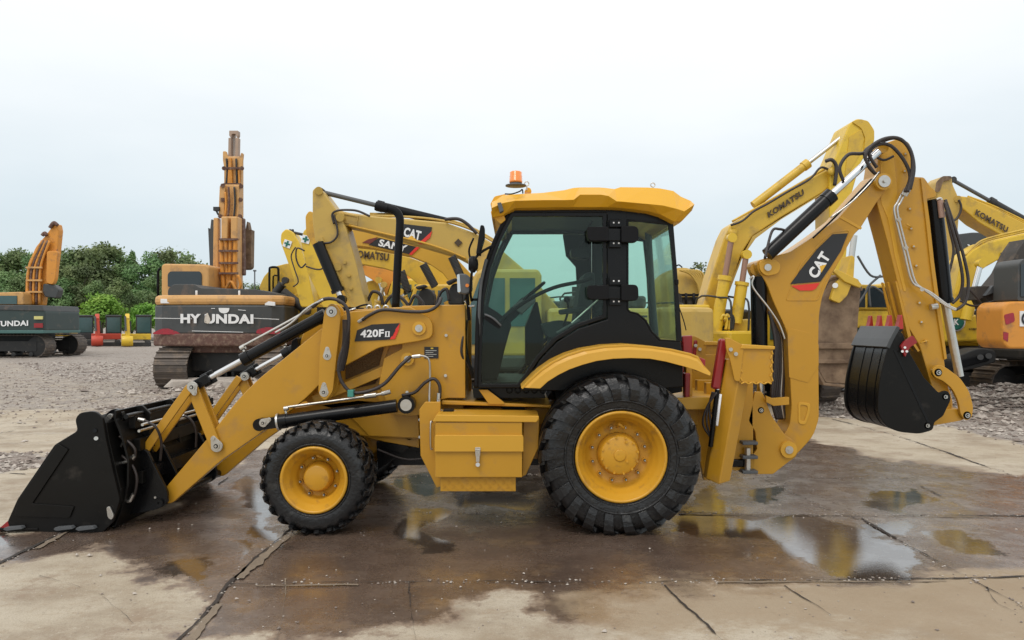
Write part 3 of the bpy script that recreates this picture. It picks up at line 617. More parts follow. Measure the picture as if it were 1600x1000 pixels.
# ---- loader arms, near and far
arm_up = [(510, 507, 6), (545, 487, 3), (640, 479, 2), (676, 500, 12), (676, 528, 12), (655, 533, 4), (592, 543, 6), (538, 572, 6), (508, 592, 10), (476, 624, 14), (420, 668, 10), (345, 720, 10), (268, 787, 6), (256, 786, 6), (252, 772, 3), (262, 758, 2), (325, 684, 3), (372, 624, 14), (404, 592, 12)]
for yy, nm in ((6.72, 0), (7.93, 1)):
    ref = 6.72
    m = MB(); m.prism(rnd(arm_up, 4), yy, yy+.09, yel, ref)
    A = m.build('loader_arm', L_, .007)
    m = MB(); m.bar(Vector((P(640, 562, ref).x, yy+.14, P(640, 562, ref).z)), Vector((P(484, 628, ref).x, yy+.14, P(484, 628, ref).z)), .085, .05, yel)
    m.build('levelling_link', A, .005)
    if nm == 0:
        m = MB(); c = P(655, 513, 6.72); m.cyl(c+Vector((0, .02, 0)), c-Vector((0, .02, 0)), .062, yel2, n=30); m.cyl(c, c-Vector((0, .032, 0)), .034, zinc, n=20); m.cyl(c, c-Vector((0, .04, 0)), .012, zinc, n=6, smooth=False); m.build('pivot_cap', A, .003)
        m = MB(); c = P(637, 561, 6.79); m.cyl(c+Vector((0, .05, 0)), c-Vector((0, .015, 0)), .06, yel2, n=26); m.cyl(c, c-Vector((0, .026, 0)), .03, zinc, n=18); m.build('link_pivot', A, .003)
        m = MB(); Y_ = 6.712
        m.prism([(554, 533.5), (558, 516), (581, 507), (624, 505), (611, 530.5)], Y_, Y_+.006, blkv, Y_); m.prism([(615, 530), (622, 512), (624.5, 506.5), (622.5, 517), (617, 529.5)], Y_-.002, Y_+.006, redv, Y_)
        m.prism([(609, 530.5), (619, 513), (625, 505), (622.5, 515), (616, 529.8)], Y_-.001, Y_+.006, redv, Y_)
        m.prism([(612.2, 525), (617, 516), (618, 516), (613.2, 525.4)], Y_-.003, Y_, blkv, Y_)
        m.ptext('420F', (563, 527.5), (599.5, 526.2), (563.4, 515.6), Y_-.003, white, .035); m.ptext('II', (601.8, 525.8), (608.6, 525.5), (602.2, 518), Y_-.003, white, .008)
        m.bx(P(601.5, 0, Y_).x, P(609, 0, Y_).x, Y_-.005, Y_-.0035, P(0, 526.4, Y_).z, P(0, 525.4, Y_).z, white); m.bx(P(602, 0, Y_).x, P(609.2, 0, Y_).x, Y_-.005, Y_-.0035, P(0, 518.6, Y_).z, P(0, 517.6, Y_).z, white)
        tag(m.build('model_decal', A))
    # tilt lever post
    m = MB(); m.prism(rnd([(507, 484, 8), (518, 472, 8), (530, 482, 8), (532, 500, 3), (520, 612, 6), (508, 628, 8), (497, 616, 8), (500, 540, 3)], 6), yy-.075, yy-.045, yel, ref-.075)
    m.prism(rnd([(507, 484, 8), (518, 472, 8), (530, 482, 8), (532, 500, 3), (520, 612, 6), (508, 628, 8), (497, 616, 8), (500, 540, 3)], 6), yy+.10, yy+.13, yel, ref-.075)
    Pst = m.build('tilt_post', L_, .005)
    if nm == 0:
        pin(518, 487, yy-.08, .048, zinc, Pst); pin(511, 556, yy-.08, .035, zinc, Pst, (511, 545)); pin(506, 613, yy-.08, .038, zinc, Pst, (506, 601))
    Z = lambda px, py, dy=0: Vector((P(px, py, ref).x, yy+dy, P(px, py, ref).z))
    # V lever: bucket link and tilt link, each a pair of plates
    for dy in (-.05, .13):
        dd = 0 if dy < 0 else 0
        m = MB(); m.bar(Z(301, 604, dy), Z(228, 706, dy), .075, .03, yel); m.build('bucket_link', L_, .005)
    for dy in (-.02, .10):
        m = MB(); m.bar(Z(301, 603, dy), Z(339, 697, dy), .10, .03, yel); m.build('tilt_link', L_, .005)
    pin(300, 605, yy-.07, .045, zinc, L_, (303, 614)) if nm == 0 else pin(382, 588, 7.85, .045, zinc, L_)
    if nm == 0: pin(338, 697, yy-.04, .050, zinc, A, (333, 686)); 
    else:
        pass
    # tilt cylinder
    a = Z(303, 603, .04); b = Z(516, 487, .04); d = (b-a)
    m = MB(); m.cyl(a+d*.36, a+d*.955, .054, blk, n=24); m.cyl(a+d*.345, a+d*.40, .063, blk, n=24); m.cyl(a+d*.90, a+d*.96, .060, blk, n=24); C_ = m.build('tilt_cylinder', L_, .003, seg=1)
    m = MB(); m.cyl(a+d*.08, a+d*.36, .027, chrome, n=18); m.build('rod', C_)
    m = MB(); m.bar(a-d*.01, a+d*.11, .09, .10, blk); m.bar(a+d*.05, a+d*.14, .12, .03, blk); m.build('rod_eye', C_, .01)
    m = MB(); up = Vector((d.z, 0, -d.x)).normalized(); up = up if up.z > 0 else -up
    m.tube([a+d*.38+up*.05, a+d*.385+up*.105, a+d*.42+up*.11, a+d*.80+up*.11, a+d*.93+up*.13], .013, zinc, sub=5); m.cyl(a+d*.37+up*.10, a+d*.40+up*.10, .026, zinc, n=10); m.build('steel_pipe', C_)
    # lift cylinder
    a = Z(412, 661, -.02); b = Z(637, 631, -.02); d = b-a
    if nm == 0: a.y = 6.64; b.y = 6.68; d = b-a
    m = MB(); m.cyl(a+d*.13, a+d*.93, .060, blk, n=26); m.cyl(a+d*.11, a+d*.18, .067, blk, n=24); m.cyl(b+Vector((0, .06, 0)), b-Vector((0, .06, 0)), .078, blk, n=26); C2 = m.build('lift_cylinder', L_, .004, seg=1)
    m = MB(); m.cyl(b-Vector((0, .055, 0)), b-Vector((0, .072, 0)), .052, zinc, n=24); m.cyl(b-Vector((0, .07, 0)), b-Vector((0, .085, 0)), .014, zinc, n=6); m.build('pin', C2, .002)
    m = MB(); m.cyl(a+Vector((0, .05, 0)), a-Vector((0, .05, 0)), .055, blk, n=22); m.bar(a, a+d*.13, .10, .085, blk); m.cyl(a+d*.115, a+d*.128, .078, zinc, n=20); m.build('rod_eye', C2, .006)
    if nm == 0: pin(411, 661, 6.58, .034, zinc, C2, (420, 656))
    m = MB(); up = Vector((-d.z, 0, d.x)).normalized()
    m.tube([a+d*.18+up*.06, a+d*.18+up*.115, a+d*.22+up*.12, a+d*.70+up*.12, a+d*.86+up*.125], .012, zinc, sub=5); m.cyl(a+d*.17+up*.11, a+d*.20+up*.11, .022, zinc, n=10); m.cyl(a+d*.72+up*.122, a+d*.80+up*.122, .024, zinc, n=10); m.cyl(a+d*.84+up*.125, a+d*.90+up*.135, .022, zinc, n=10); m.build('steel_pipe', C2)
m = MB(); m.cyl((P(507, 0, 6.72).x, 6.8, P(0, 560, 6.72).z), (P(507, 0, 6.72).x, 7.95, P(0, 560, 6.72).z), .06, yel); m.bar((P(410, 0, 6.72).x, 6.8, P(0, 655, 6.72).z), (P(410, 0, 6.72).x, 7.95, P(0, 655, 6.72).z), .16, .16, yel, (1, 0, 0)); m.build('cross_tube', L_, .006)

# ---- hoses on the near side
def hose(pts, r=.013, mt=hosem, name='hydraulic_hose', sub=7):
    m = MB(); m.tube(pts, r, mt, sub=sub); return m.build(name, L_)
for o in (0, .030):
    hose([P(488, 480, 6.62+o), P(505, 468, 6.6+o), P(525, 468, 6.58+o), P(541, 480, 6.57+o), P(545, 505, 6.57+o), P(539, 535, 6.57+o), P(530, 565, 6.57+o), P(532, 592, 6.57+o), P(548, 612, 6.57+o), P(572, 612, 6.57+o), P(600, 600, 6.58+o), P(625, 572, 6.6+o), P(642, 557, 6.64+o)], .0165)
m = MB()
for k_ in range(70):   # spiral guard
    t = k_/70; c = P(541-10*t+4*math.sin(t*3), 500+80*t, 6.585); m.lathe([(.033, -.003), (.038, 0), (.033, .003)], c, hosem, 'Z', 12)
m.build('spiral_guard', L_)
hose([P(505, 468, 6.58), P(480, 482, 6.64), P(455, 505, 6.68), P(430, 520, 6.68)], .011, zinc, 'steel_pipe')
m = MB(); m.bx(P(544, 0, 6.56).x, P(553, 0, 6.56).x, 6.53, 6.61, P(0, 620, 6.56).z, P(0, 609, 6.56).z, mat('green_tie', (.05, .25, .2), .5)); m.build('hose_tie', L_, .004)
for o in (0, .026):
    hose([P(628, 618, 6.70+o), P(648, 613, 6.69+o), P(664, 598, 6.68+o), P(678, 592, 6.68+o), P(687, 603, 6.68+o), P(687, 622, 6.68+o)], .015)
    m = MB(); m.tube([P(646, 557, 6.66+o), P(660, 556, 6.66+o), P(670, 562, 6.67+o), P(672, 585, 6.69+o), P(671, 630, 6.69+o), P(676, 639, 6.66+o), P(690, 641, 6.62+o)], .010, zinc, sub=6); m.cyl(P(644, 557.5, 6.66+o), P(657, 556, 6.66+o), .019, zinc, n=10); m.build('steel_pipe', L_)
    m = MB(); m.tube([P(685, 620, 6.68+o), P(684, 634, 6.66+o), P(689, 642, 6.63+o), P(705, 643, 6.62+o), P(800, 646, 6.62+o)], .011, zinc, sub=6); m.cyl(P(686, 614, 6.68+o), P(685, 630, 6.68+o), .019, zinc, n=10); m.build('steel_pipe', L_)
m = MB(); m.bx(P(693, 0, 6.6).x, P(709, 0, 6.6).x, 6.54, 6.66, P(0, 651, 6.6).z, P(0, 639, 6.6).z, blkm); m.build('pipe_clamp', L_, .006)
hose([P(566, 500, 6.70), P(580, 491, 6.69), P(600, 484, 6.69), P(640, 487, 6.69), P(668, 486, 6.70), P(684, 477, 6.75), P(689, 466, 6.85)], .0155)
m = MB(); m.cyl(P(560, 503, 6.71), P(570, 497, 6.70), .016, zinc, n=10); m.build('hose_fitting', L_)
hose([P(727, 512, 6.83), P(722, 535, 6.8), P(722, 555, 6.8), P(733, 575, 6.85), P(738, 590, 6.9)], .012)
hose([P(728, 500, 6.95), P(726, 530, 6.95), P(730, 560, 6.95), P(740, 590, 7.0)], .02)

# ---- exhaust stack
m = MB(); m.tube([P(588, 322, 7.30), P(600, 324, 7.30), P(615, 328, 7.30), P(623, 336, 7.30), P(625, 350, 7.30), P(622, 400, 7.30), P(618, 482, 7.30)], .040, blkm, n=16, sub=6); m.cyl(P(587, 321.5, 7.30), P(606, 326, 7.30), .046, blkm, n=16)
m.build('exhaust_pipe', L_)

# ---- front bucket
bY0, bY1 = 6.33, 8.42
side = [(117, 655, 10), (124, 645, 8), (148, 642, 8), (160, 652, 6), (165, 685, 4), (176, 735, 2), (187, 782, 3), (177, 815, 4), (160, 832, 2), (90, 834, 2), (15, 827, 2), (11, 816, 3), (27, 780, 4), (85, 695, 4), (121, 673, 5)]
Bk = MB()
shell = [(187, 770), (172, 815), (150, 828), (15, 826)]
Bk.strip(rnd(shell, 10)[1:-1] if False else [(187, 765), (184, 790), (172, 815), (152, 827), (60, 827), (12, 824)], bY0+.03, bY1-.03, .022, bladeb, bY0)
Bk.strip([(120, 660), (150, 650), (163, 662), (168, 690), (186, 765)], bY0+.03, bY1-.03, .022, bladeb, bY0)
BK = Bk.build('front_bucket', L_, .003)
for yy in (bY0, bY1-.035):
    m = MB(); m.prism(rnd(side, 3), yy, yy+.035, bladeb, bY0); S_ = m.build('side_plate', BK, .006)
    if yy == bY0:
        m = MB(); m.prism(rnd([(92, 693), (108, 702, 2), (52, 786, 2), (117, 791, 2), (110, 809, 4), (24, 806, 4), (30, 780)], 2), yy-.014, yy-.001, bladeb, bY0); m.build('wear_plate', S_, .004)
        m = MB()
        for px, py in ((148, 673), (150, 685)): m.cyl(P(px, py, yy), P(px, py, yy-.016), .017, zinc if py > 680 else blk, n=12)
        m.build('bolts', S_)
        m = MB(); m.prism(rnd([(168, 792, 3), (173, 790, 3), (180, 805, 5), (176, 812, 5), (170, 808, 3)], 3), yy-.02, yy-.001, zinc, bY0); m.build('pin_keeper', S_, .003)
m = MB(); m.bx(P(-3, 0, bY0).x, P(60, 0, bY0).x, bY0-.01, bY1+.01, .012, .035, bladeb); m.build('cutting_edge', BK, .004)
m = MB(); m.add([P(-4, 828, bY0), P(12, 814, bY0), P(16, 822, bY0), P(0, 830, bY0), P(-4, 828, bY0+.25), P(12, 814, bY0+.25), P(16, 822, bY0+.25), P(0, 830, bY0+.25)], [[0, 1, 2, 3], [7, 6, 5, 4], [0, 4, 5, 1], [1, 5, 6, 2], [2, 6, 7, 3], [3, 7, 4, 0]], redp); tag(m.build('edge_corner', BK, .003), 'red painted corner of the cutting edge')
for px in (26, 104, 138):
    m = MB(); m.prism(rnd([(px-13, 822), (px+12, 820), (px+15, 824), (px-10, 827), (px-15, 825)], 1), bY0-.05, bY0-.001, grayp, bY0); m.build('wear_pad', BK, .003)
# clam mechanism lugs, cylinder and pipes at the back of the bucket
for y0_ in (6.50, 8.15):
    m = MB(); m.prism(rnd([(158, 664, 4), (164, 648, 6), (176, 638, 8), (190, 641, 8), (193, 658, 8), (178, 672, 6), (174, 700, 4), (183, 760, 3), (170, 740)], 4), y0_, y0_+.05, blk, 6.5); m.build('clam_lug', BK, .006)
m = MB(); m.prism(rnd([(163, 655, 3), (174, 645, 5), (180, 648, 5), (175, 656, 4), (166, 658, 3)], 3), 6.47, 6.50, zinc, 6.5); m.build('pin_keeper', BK, .003)
for yy in (6.60, 8.08):
    a = Vector((P(181, 0, 6.6).x, yy, P(0, 655, 6.6).z)); b = Vector((P(187, 0, 6.6).x, yy, P(0, 792, 6.6).z)); d = b-a
    m = MB(); m.cyl(a+d*.40, b, .048, blk, n=20); m.cyl(a+d*.38, a+d*.45, .056, blk, n=20); c_ = m.build('clam_cylinder', BK); m = MB(); m.cyl(a, a+d*.4, .024, chrome, n=14); m.build('rod', c_)
# the wide back: panels, ribs, plumbing running across to the far side
m = MB()
m.strip([(180, 642), (179, 655), (186, 672), (192, 690), (188, 700)], 6.42, 8.16, .02, bladeb, 6.4)
m.strip([(192, 690), (200, 720), (199, 760), (188, 800), (178, 826)], 6.42, 8.30, .02, bladeb, 6.4)
for (x0, y0, x1, y1) in ((182, 664, 200, 674), (190, 700, 208, 714), (194, 752, 212, 762)):
    m.bar(Vector((P((x0+x1)/2, 0, 6.4).x, 6.56, P(0, y0, 6.4).z)), Vector((P((x0+x1)/2, 0, 6.4).x, 8.28, P(0, y0, 6.4).z)), .11, .06, bladeb, (1, 0, 0))
m.cyl((P(192, 0, 6.4).x, 6.45, P(0, 652, 6.4).z), (P(192, 0, 6.4).x, 8.2, P(0, 652, 6.4).z), .022, blk)
m.build('back_panel', BK, .004)
for yy in (6.75, 7.32, 7.9):
    m = MB(); m.prism(rnd([(178, 642, 3), (190, 640, 3), (204, 654, 3), (202, 690, 4), (208, 720, 3), (192, 706, 3), (184, 680, 3)], 3), yy, yy+.03, bladeb, 6.4); m.build('rib', BK, .004)
for dz, dx in ((.0, 0), (.055, .03)):
    m = MB(); m.cyl((P(208, 0, 6.4).x+dx, 6.5, P(0, 676, 6.4).z+dz), (P(208, 0, 6.4).x+dx, 8.1, P(0, 676, 6.4).z+dz), .013, zinc, n=10); m.build('steel_pipe', BK)
# quick coupler plates
for yy in (6.62, 6.92, 7.72, 8.02):
    m = MB(); m.prism(rnd([(196, 806, 4), (196, 716, 6), (214, 700, 4), (229, 703, 5), (262, 770, 10), (261, 788, 10), (246, 796, 8), (214, 803, 4)], 5), yy, yy+.04, blk, 6.62); q = m.build('coupler_plate', BK, .006)
    if yy == 6.62: pin(249, 785, yy, .036, zinc, q, (243, 777)); pin(213, 716, yy, .026, zinc, q, (215, 708))
m = MB(); m.cyl((P(250, 0, 6.62).x, 6.6, P(0, 785, 6.62).z), (P(250, 0, 6.62).x, 8.08, P(0, 785, 6.62).z), .035, blk); m.bar((P(225, 0, 6.62).x, 6.66, P(0, 740, 6.62).z), (P(225, 0, 6.62).x, 8.04, P(0, 740, 6.62).z), .12, .12, blk, (1, 0, 0)); m.build('coupler_tube', BK)
hose([P(186, 682, 6.5), P(200, 690, 6.48), P(211, 703, 6.48), P(209, 718, 6.5), P(196, 723, 6.52)], .012); hose([P(190, 712, 6.5), P(207, 728, 6.48), P(214, 750, 6.48), P(208, 778, 6.5), P(196, 785, 6.52)], .012)
for px, py, qx, qy in ((192, 723, 204, 720), (204, 720, 210, 712), (192, 784, 203, 783), (203, 783, 208, 772)):
    m = MB(); m.cyl(P(px, py, 6.49), P(qx, qy, 6.485), .016, zinc, n=10); m.build('hose_fitting', BK)
hose([P(218, 655, 6.6), P(232, 660, 6.6), P(244, 668, 6.6), P(252, 690, 6.65), P(250, 720, 6.7)], .012); hose([P(280, 648, 7.0), P(296, 654, 7.0), P(306, 672, 7.0), P(306, 700, 7.0)], .012)
m = MB(); m.cyl(P(216, 655, 6.6), P(226, 657, 6.6), .017, zinc, n=10); m.cyl(P(277, 646, 7.0), P(287, 650, 7.0), .016, zinc, n=10); m.build('hose_fitting', BK)

# ---- toolbox and step
tx = lambda p: P(p, 0, 6.30).x
tz = lambda p: P(0, p, 6.30).z
m = MB(); m.prism([(680, 660), (816, 660), (816, 746), (680, 746)], 6.32, 6.72, yel); m.prism([(818, 650, ), (843, 652), (841, 700), (822, 742), (816, 745)], 6.46, 6.50, yel); m.prism([(688, 768), (688, 745), (806, 745), (806, 768)], 6.36, 6.66, yel)
TB = m.build('toolbox', L_, .006)
m = MB(); m.prism([(676, 659), (682, 648), (842, 650), (842, 655), (838, 660)], 6.31, 6.74, yel2); m.build('top_tray', TB, .006)
m = MB(); m.prism(rnd([(679, 684), (680, 680), (817, 680), (818, 684), (818, 706), (679, 706)], 1), 6.295, 6.325, yel2); m.build('lid', TB, .005)
m = MB()
for i_ in range(16):
    for j in range(3):
        m.bar(P(692+i_*7.1, 750+j*6.4, 6.355), P(696+i_*7.1, (753 if (i_+j) % 2 else 747)+j*6.4, 6.355), .006, .006, yel)
m.build('tread_plate', TB)
m = MB(); m.prism(rnd([(742, 699, 2), (751, 699, 2), (750, 714, 2), (743, 714, 2)], 1), 6.285, 6.295, zinc); m.ring([(742, 702), (751, 702), (746.5, 712)], [(744, 704), (749, 704), (746.5, 709)], 6.276, 6.285, zinc)
m.prism(rnd([(743.5, 714), (749.5, 714), (749, 722), (744, 722)], 1), 6.285, 6.30, zinc); m.cyl(P(746.5, 726, 6.30), P(746.5, 726, 6.285), .018, zinc); m.build('latch', TB, .002)
m = MB(); m.tube([P(676, 660, 6.52), P(673, 661, 6.50), P(673, 699, 6.50), P(676, 701, 6.52)], .008, zinc, sub=4); m.build('handrail', TB)
m = MB(); m.prism([(748, 609), (762, 609), (788, 629), (788, 632), (764, 632)], 6.70, 6.74, yel); m.build('step_bracket', L_, .004)
m = MB(); m.prism([(738, 606), (850, 606), (852, 622), (740, 622)], 6.8, 7.9, blk); m.prism([(784, 634), (820, 634), (820, 642), (784, 642)], 6.90, 6.97, blk)
for k_ in range(5): m.lathe([(.02, -.008), (.03, -.008), (.03, .008), (.02, .008), (.02, -.008)], P(796+k_*13, 610, 6.78), blkm, 'Y', 14)
m.build('cab_base', L_, .004)

# ---- cab
outl = [(798, 332), (948, 332), (948, 486), (947, 497), (905, 511), (870, 532), (843, 560), (824, 590), (812, 606), (746, 606), (746, 560), (750, 470), (760, 420), (776, 375)]
def inset(poly, dx):
    n = len(poly); out = []
    ar = sum(poly[i_-1][0]*poly[i_][1]-poly[i_][0]*poly[i_-1][1] for i_ in range(n)); sg = 1 if ar > 0 else -1
    for i_ in range(n):
        a = Vector(poly[i_-1]); p_ = Vector(poly[i_]); b = Vector(poly[(i_+1) % n])
        d1 = (p_-a).normalized(); d2 = (b-p_).normalized(); n1 = Vector((-d1.y, d1.x))*sg; n2 = Vector((-d2.y, d2.x))*sg
        k_ = (n1+n2); k_ = k_/max(.35, k_.dot(n1)) if k_.length > .01 else n1
        out.append((p_.x+k_.x*dx, p_.y+k_.y*dx))
    return out
outl = [tuple(p) for p in outl]
sidep = [(949, 326), (980, 326), (980, 484), (984, 488), (996, 491), (1008, 501), (1018, 519), (1031, 532), (1064, 534), (1067, 560), (1067, 604), (1000, 612), (930, 612), (812, 610), (826, 592), (844, 562), (871, 534), (906, 513), (949, 499)]
qw = [(980, 344), (1046, 346), (1054, 420), (1061, 534), (1031, 532), (1018, 519), (1008, 501), (996, 491), (984, 488), (980, 484)]
CB = None
for yy, far in ((NY, 0), (FY-.05, 1)):
    m = MB(); m.prism(sidep, yy, yy+.05, blk, NY); m.prism([(796, 322), (1050, 322), (1054, 345), (1046, 352), (980, 344), (948, 336), (796, 336)], yy+.001, yy+.049, blk, NY)
    if CB is None: CB = m.build('cab_frame', L_, .008); pr = CB
    else: m.build('side_panel', CB, .008)
    m = MB(); m.ring(outl, inset(outl, 6.5), yy-.012, yy+.03, blk, NY); D = m.build('door', CB, .006)
    m = MB(); m.prism(inset(outl, 5), yy+.004, yy+.010, gls, NY); m.build('window_pane', D)
    m = MB(); m.ring(qw, inset(qw, 2.2), yy-.004, yy+.03, blk, NY); Q_ = m.build('quarter_window', CB, .003)
    m = MB(); m.prism(inset(qw, 1.5), yy+.006, yy+.012, gls, NY); m.build('window_pane', Q_)
    m = MB(); m.tube([Vector((P(a, 0, NY).x, yy+(-.02 if not far else .06), P(0, b, NY).z)) for a, b in ((744, 606), (745, 560), (748, 480), (757, 425), (773, 378), (794, 334))], .020, blkm, n=10); m.build('front_pillar', CB)
    m = MB(); m.prism([(1045, 346), (1052, 346), (1058, 420), (1066, 534), (1058, 534), (1052, 420)], yy, yy+.05, blk, NY); m.build('rear_pillar', CB, .006)
    if not far:
        for py in (367, 458):
            m = MB(); m.prism(rnd([(916, py-12, 7), (950, py-12, 2), (950, py+10, 2), (918, py+10, 7)], 3), 6.56, 6.66, blkm, 6.6); m.prism(rnd([(970, py-13, 3), (996, py-13, 8), (997, py+12, 8), (970, py+12, 3)], 3), 6.56, 6.66, blkm, 6.6)
            m.prism([(950, py-9), (970, py-9), (970, py+9), (950, py+9)], 6.60, 6.67, blk, 6.6)
            for dy_ in (-19, 13): m.prism(rnd([(953, py+dy_-6), (972, py+dy_-6), (972, py+dy_+6), (953, py+dy_+6)], 1), 6.63, 6.68, blk, 6.6)
            h_ = m.build('door_hinge', D, .008)
            m = MB()
            for dy_ in (-19, 13):
                for px in (959, 967): m.cyl(P(px, py+dy_, 6.63), P(px, py+dy_, 6.622), .008, white, n=10)
            m.build('hinge_screws', h_)
        m = MB(); m.bar(P(757, 494, 6.64), P(782, 511, 6.64), .045, .03, blkm); m.tube([P(757, 491, 6.62), P(770, 497, 6.60), P(783, 509, 6.62)], .010, grayp); m.build('door_handle', D, .006)
        m = MB(); m.tube([P(776, 510, 6.75), P(800, 486, 6.75), P(835, 463, 6.75), P(870, 448, 6.75), P(908, 440, 6.75), P(925, 434, 6.75)], .018, blkm); m.build('grab_bar', D)
        m = MB(); m.cyl(P(893, 505, 6.72), P(935, 468, 6.78), .009, zinc); m.cyl(P(870, 520, 6.72), P(906, 500, 6.73), .013, grayp); m.build('gas_strut', D)
# glass front and rear, cross beams
m = MB(); m.strip([(794, 334), (773, 378), (757, 425), (748, 480), (745, 560)], NY+.04, FY-.04, .006, gls, NY); m.build('windscreen', CB)
m = MB(); m.strip([(1065, 532), (1057, 420), (1050, 348)], NY+.05, FY-.05, .006, gls, NY); m.build('rear_window', CB)
m = MB(); m.prism([(794, 324), (1052, 324), (1052, 332), (794, 332)], NY+.05, FY-.05, grayp, NY); m.build('headliner', CB)
m = MB(); m.prism([(746, 598), (830, 598), (860, 570), (1066, 545), (1066, 560), (870, 600), (746, 606)], NY+.05, FY-.05, blkm, NY); m.build('cab_floor', CB)
m = MB(); m.prism(rnd([(748, 470, 6), (775, 486, 6), (800, 505, 6), (790, 540, 6), (775, 600, 2), (748, 600, 2)], 4), 7.05, 7.65, blkm, 7.05)
m.bar(P(790, 500, 7.3), P(822, 470, 7.3), .10, .16, blkm); m.prism(rnd([(800, 478), (830, 458), (838, 470), (815, 492)], 3), 7.15, 7.5, grayp, 7.15); m.build('dashboard', CB, .01)
m = MB(); c = P(826, 462, 7.35); M = Matrix.Translation(c) @ Matrix.Rotation(R(-40), 4, 'Y'); n_ = 36
pts = [M @ Vector((.20*math.cos(6.283*i_/n_), .20*math.sin(6.283*i_/n_), 0)) for i_ in range(n_+1)]; m.tube(pts, .016, blkm, sub=1)
for a in (0, 2.1, 4.2): m.bar(c, M @ Vector((.20*math.cos(a), .20*math.sin(a), 0)), .03, .012, blkm)
m.build('steering_wheel', CB)
m = MB(); m.prism(rnd([(846, 506, 5), (872, 500, 5), (905, 504, 5), (912, 516, 5), (900, 528, 3), (855, 528, 5)], 4), 7.1, 7.6, seatm, 7.1); m.prism(rnd([(898, 512, 5), (905, 455, 8), (914, 425, 8), (930, 425, 8), (930, 450, 5), (918, 516, 5)], 4), 7.1, 7.6, seatm, 7.1)
m.prism(rnd([(872, 484, 4), (915, 478, 4), (915, 488, 4), (874, 492, 4)], 3), 6.98, 7.06, seatm, 7.0); m.prism([(858, 528), (900, 528), (905, 560), (852, 566)], 7.2, 7.5, blkm, 7.2); m.build('seat', CB, .015)
m = MB(); m.prism([(838, 470), (842, 470), (852, 520), (852, 570), (822, 575), (822, 510)], 7.55, 7.9, blkm, 7.2); m.tube([P(880, 510, 7.0), P(888, 485, 7.0), P(886, 470, 7.0)], .012, blkm); m.lathe([(0, -.03), (.03, -.02), (.03, .02), (0, .03)], P(886, 468, 7.0), blkm, 'Z', 12); m.build('console', CB, .008)
m = MB(); m.prism(rnd([(892, 388, 5), (922, 386, 4), (925, 400, 4), (915, 404), (893, 402, 5)], 4), 7.1, 7.3, blkm, 7.1); m.tube([P(905, 388, 7.2), P(915, 365, 7.2), P(925, 345, 7.2)], .01, blkm); m.build('inner_mirror', CB, .01)
m = MB(); m.prism([(894, 340), (940, 340), (948, 420), (946, 470), (922, 470), (918, 400), (900, 380)], 7.90, 7.95, blkm, NY); m.build('far_pillar_trim', CB, .01)
m = MB(); m.tube([P(1012, 350, 7.6), P(1018, 450, 7.6), P(1024, 525, 7.6)], .035, grayp); m.build('rear_post', CB)
# mirrors and lamps ahead of the cab
m = MB(); m.tube([P(772, 383, 6.66), P(755, 392, 6.6), P(744, 402, 6.55), P(738, 420, 6.55), P(735, 455, 6.6), P(737, 470, 6.7)], .012, blkm); m.tube([P(750, 400, 6.55), P(752, 380, 6.55), P(750, 362, 6.55)], .010, blkm); m.tube([P(740, 372, 6.7), P(733, 390, 6.7), P(735, 405, 6.7)], .009, blkm); MR = m.build('mirror_bracket', CB)
m = MB(); c = P(753, 374, 6.52); m.prism(rnd([(751, 352, 3), (757, 353, 3), (757, 372, 3), (749, 398, 4), (744, 398, 3), (748, 370, 3)], 3), 6.46, 6.64, blkm, 6.5); m.build('mirror_head', MR, .012)
m = MB(); c = P(738, 413, 6.6); m.lathe([(0, -.03), (.05, -.03), (.075, -.01), (.075, .02), (.04, .05), (0, .055)], c, blkm, 'X', 24); m.lathe([(0, -.031), (.06, -.032)], c, chrome, 'X', 24); m.build('round_mirror', MR)
m = MB(); m.prism(rnd([(716, 427, 4), (729, 428, 4), (737, 436, 4), (737, 455, 5), (728, 460, 4), (718, 458, 3)], 4), 6.62, 6.80, grayp, 6.62); LM = m.build('headlight', CB, .012)
m = MB(); m.prism(rnd([(714, 429, 2), (718, 428, 2), (720, 456, 2), (715, 457, 2)], 2), 6.615, 6.79, chrome, 6.62); m.cyl(P(730, 446, 6.62), P(730, 446, 6.612), .016, ambr); m.build('lens', LM)
m = MB(); m.bar(P(730, 458, 6.72), P(733, 500, 6.8), .03, .03, blkm); m.tube([P(726, 470, 6.75), P(733, 478, 6.75), P(742, 478, 6.72)], .010, zinc); m.tube([P(735, 468, 6.7), P(748, 468, 6.68)], .012, blkm); m.build('lamp_bracket', LM)
m = MB(); m.tube([P(748, 545, 6.7), P(749, 480, 6.64), P(752, 440, 6.64), P(760, 405, 6.64)], .014, grayp); m.build('wiper_tube', CB)
m = MB(); m.tube([P(1056, 416, 6.7), P(1061, 414, 6.7), P(1066, 418, 6.7)], .006, blkm); m.tube([P(1061, 480, 6.72), P(1068, 500, 6.7), P(1072, 516, 6.7)], .005, blkm); m.build('rear_latch', CB)
m = MB(); m.bx(P(1054, 0, 6.7).x, P(1059, 0, 6.7).x, 6.66, 6.72, P(0, 445, 6.7).z, P(0, 437, 6.7).z, blkm); m.build('rear_catch', CB, .004)

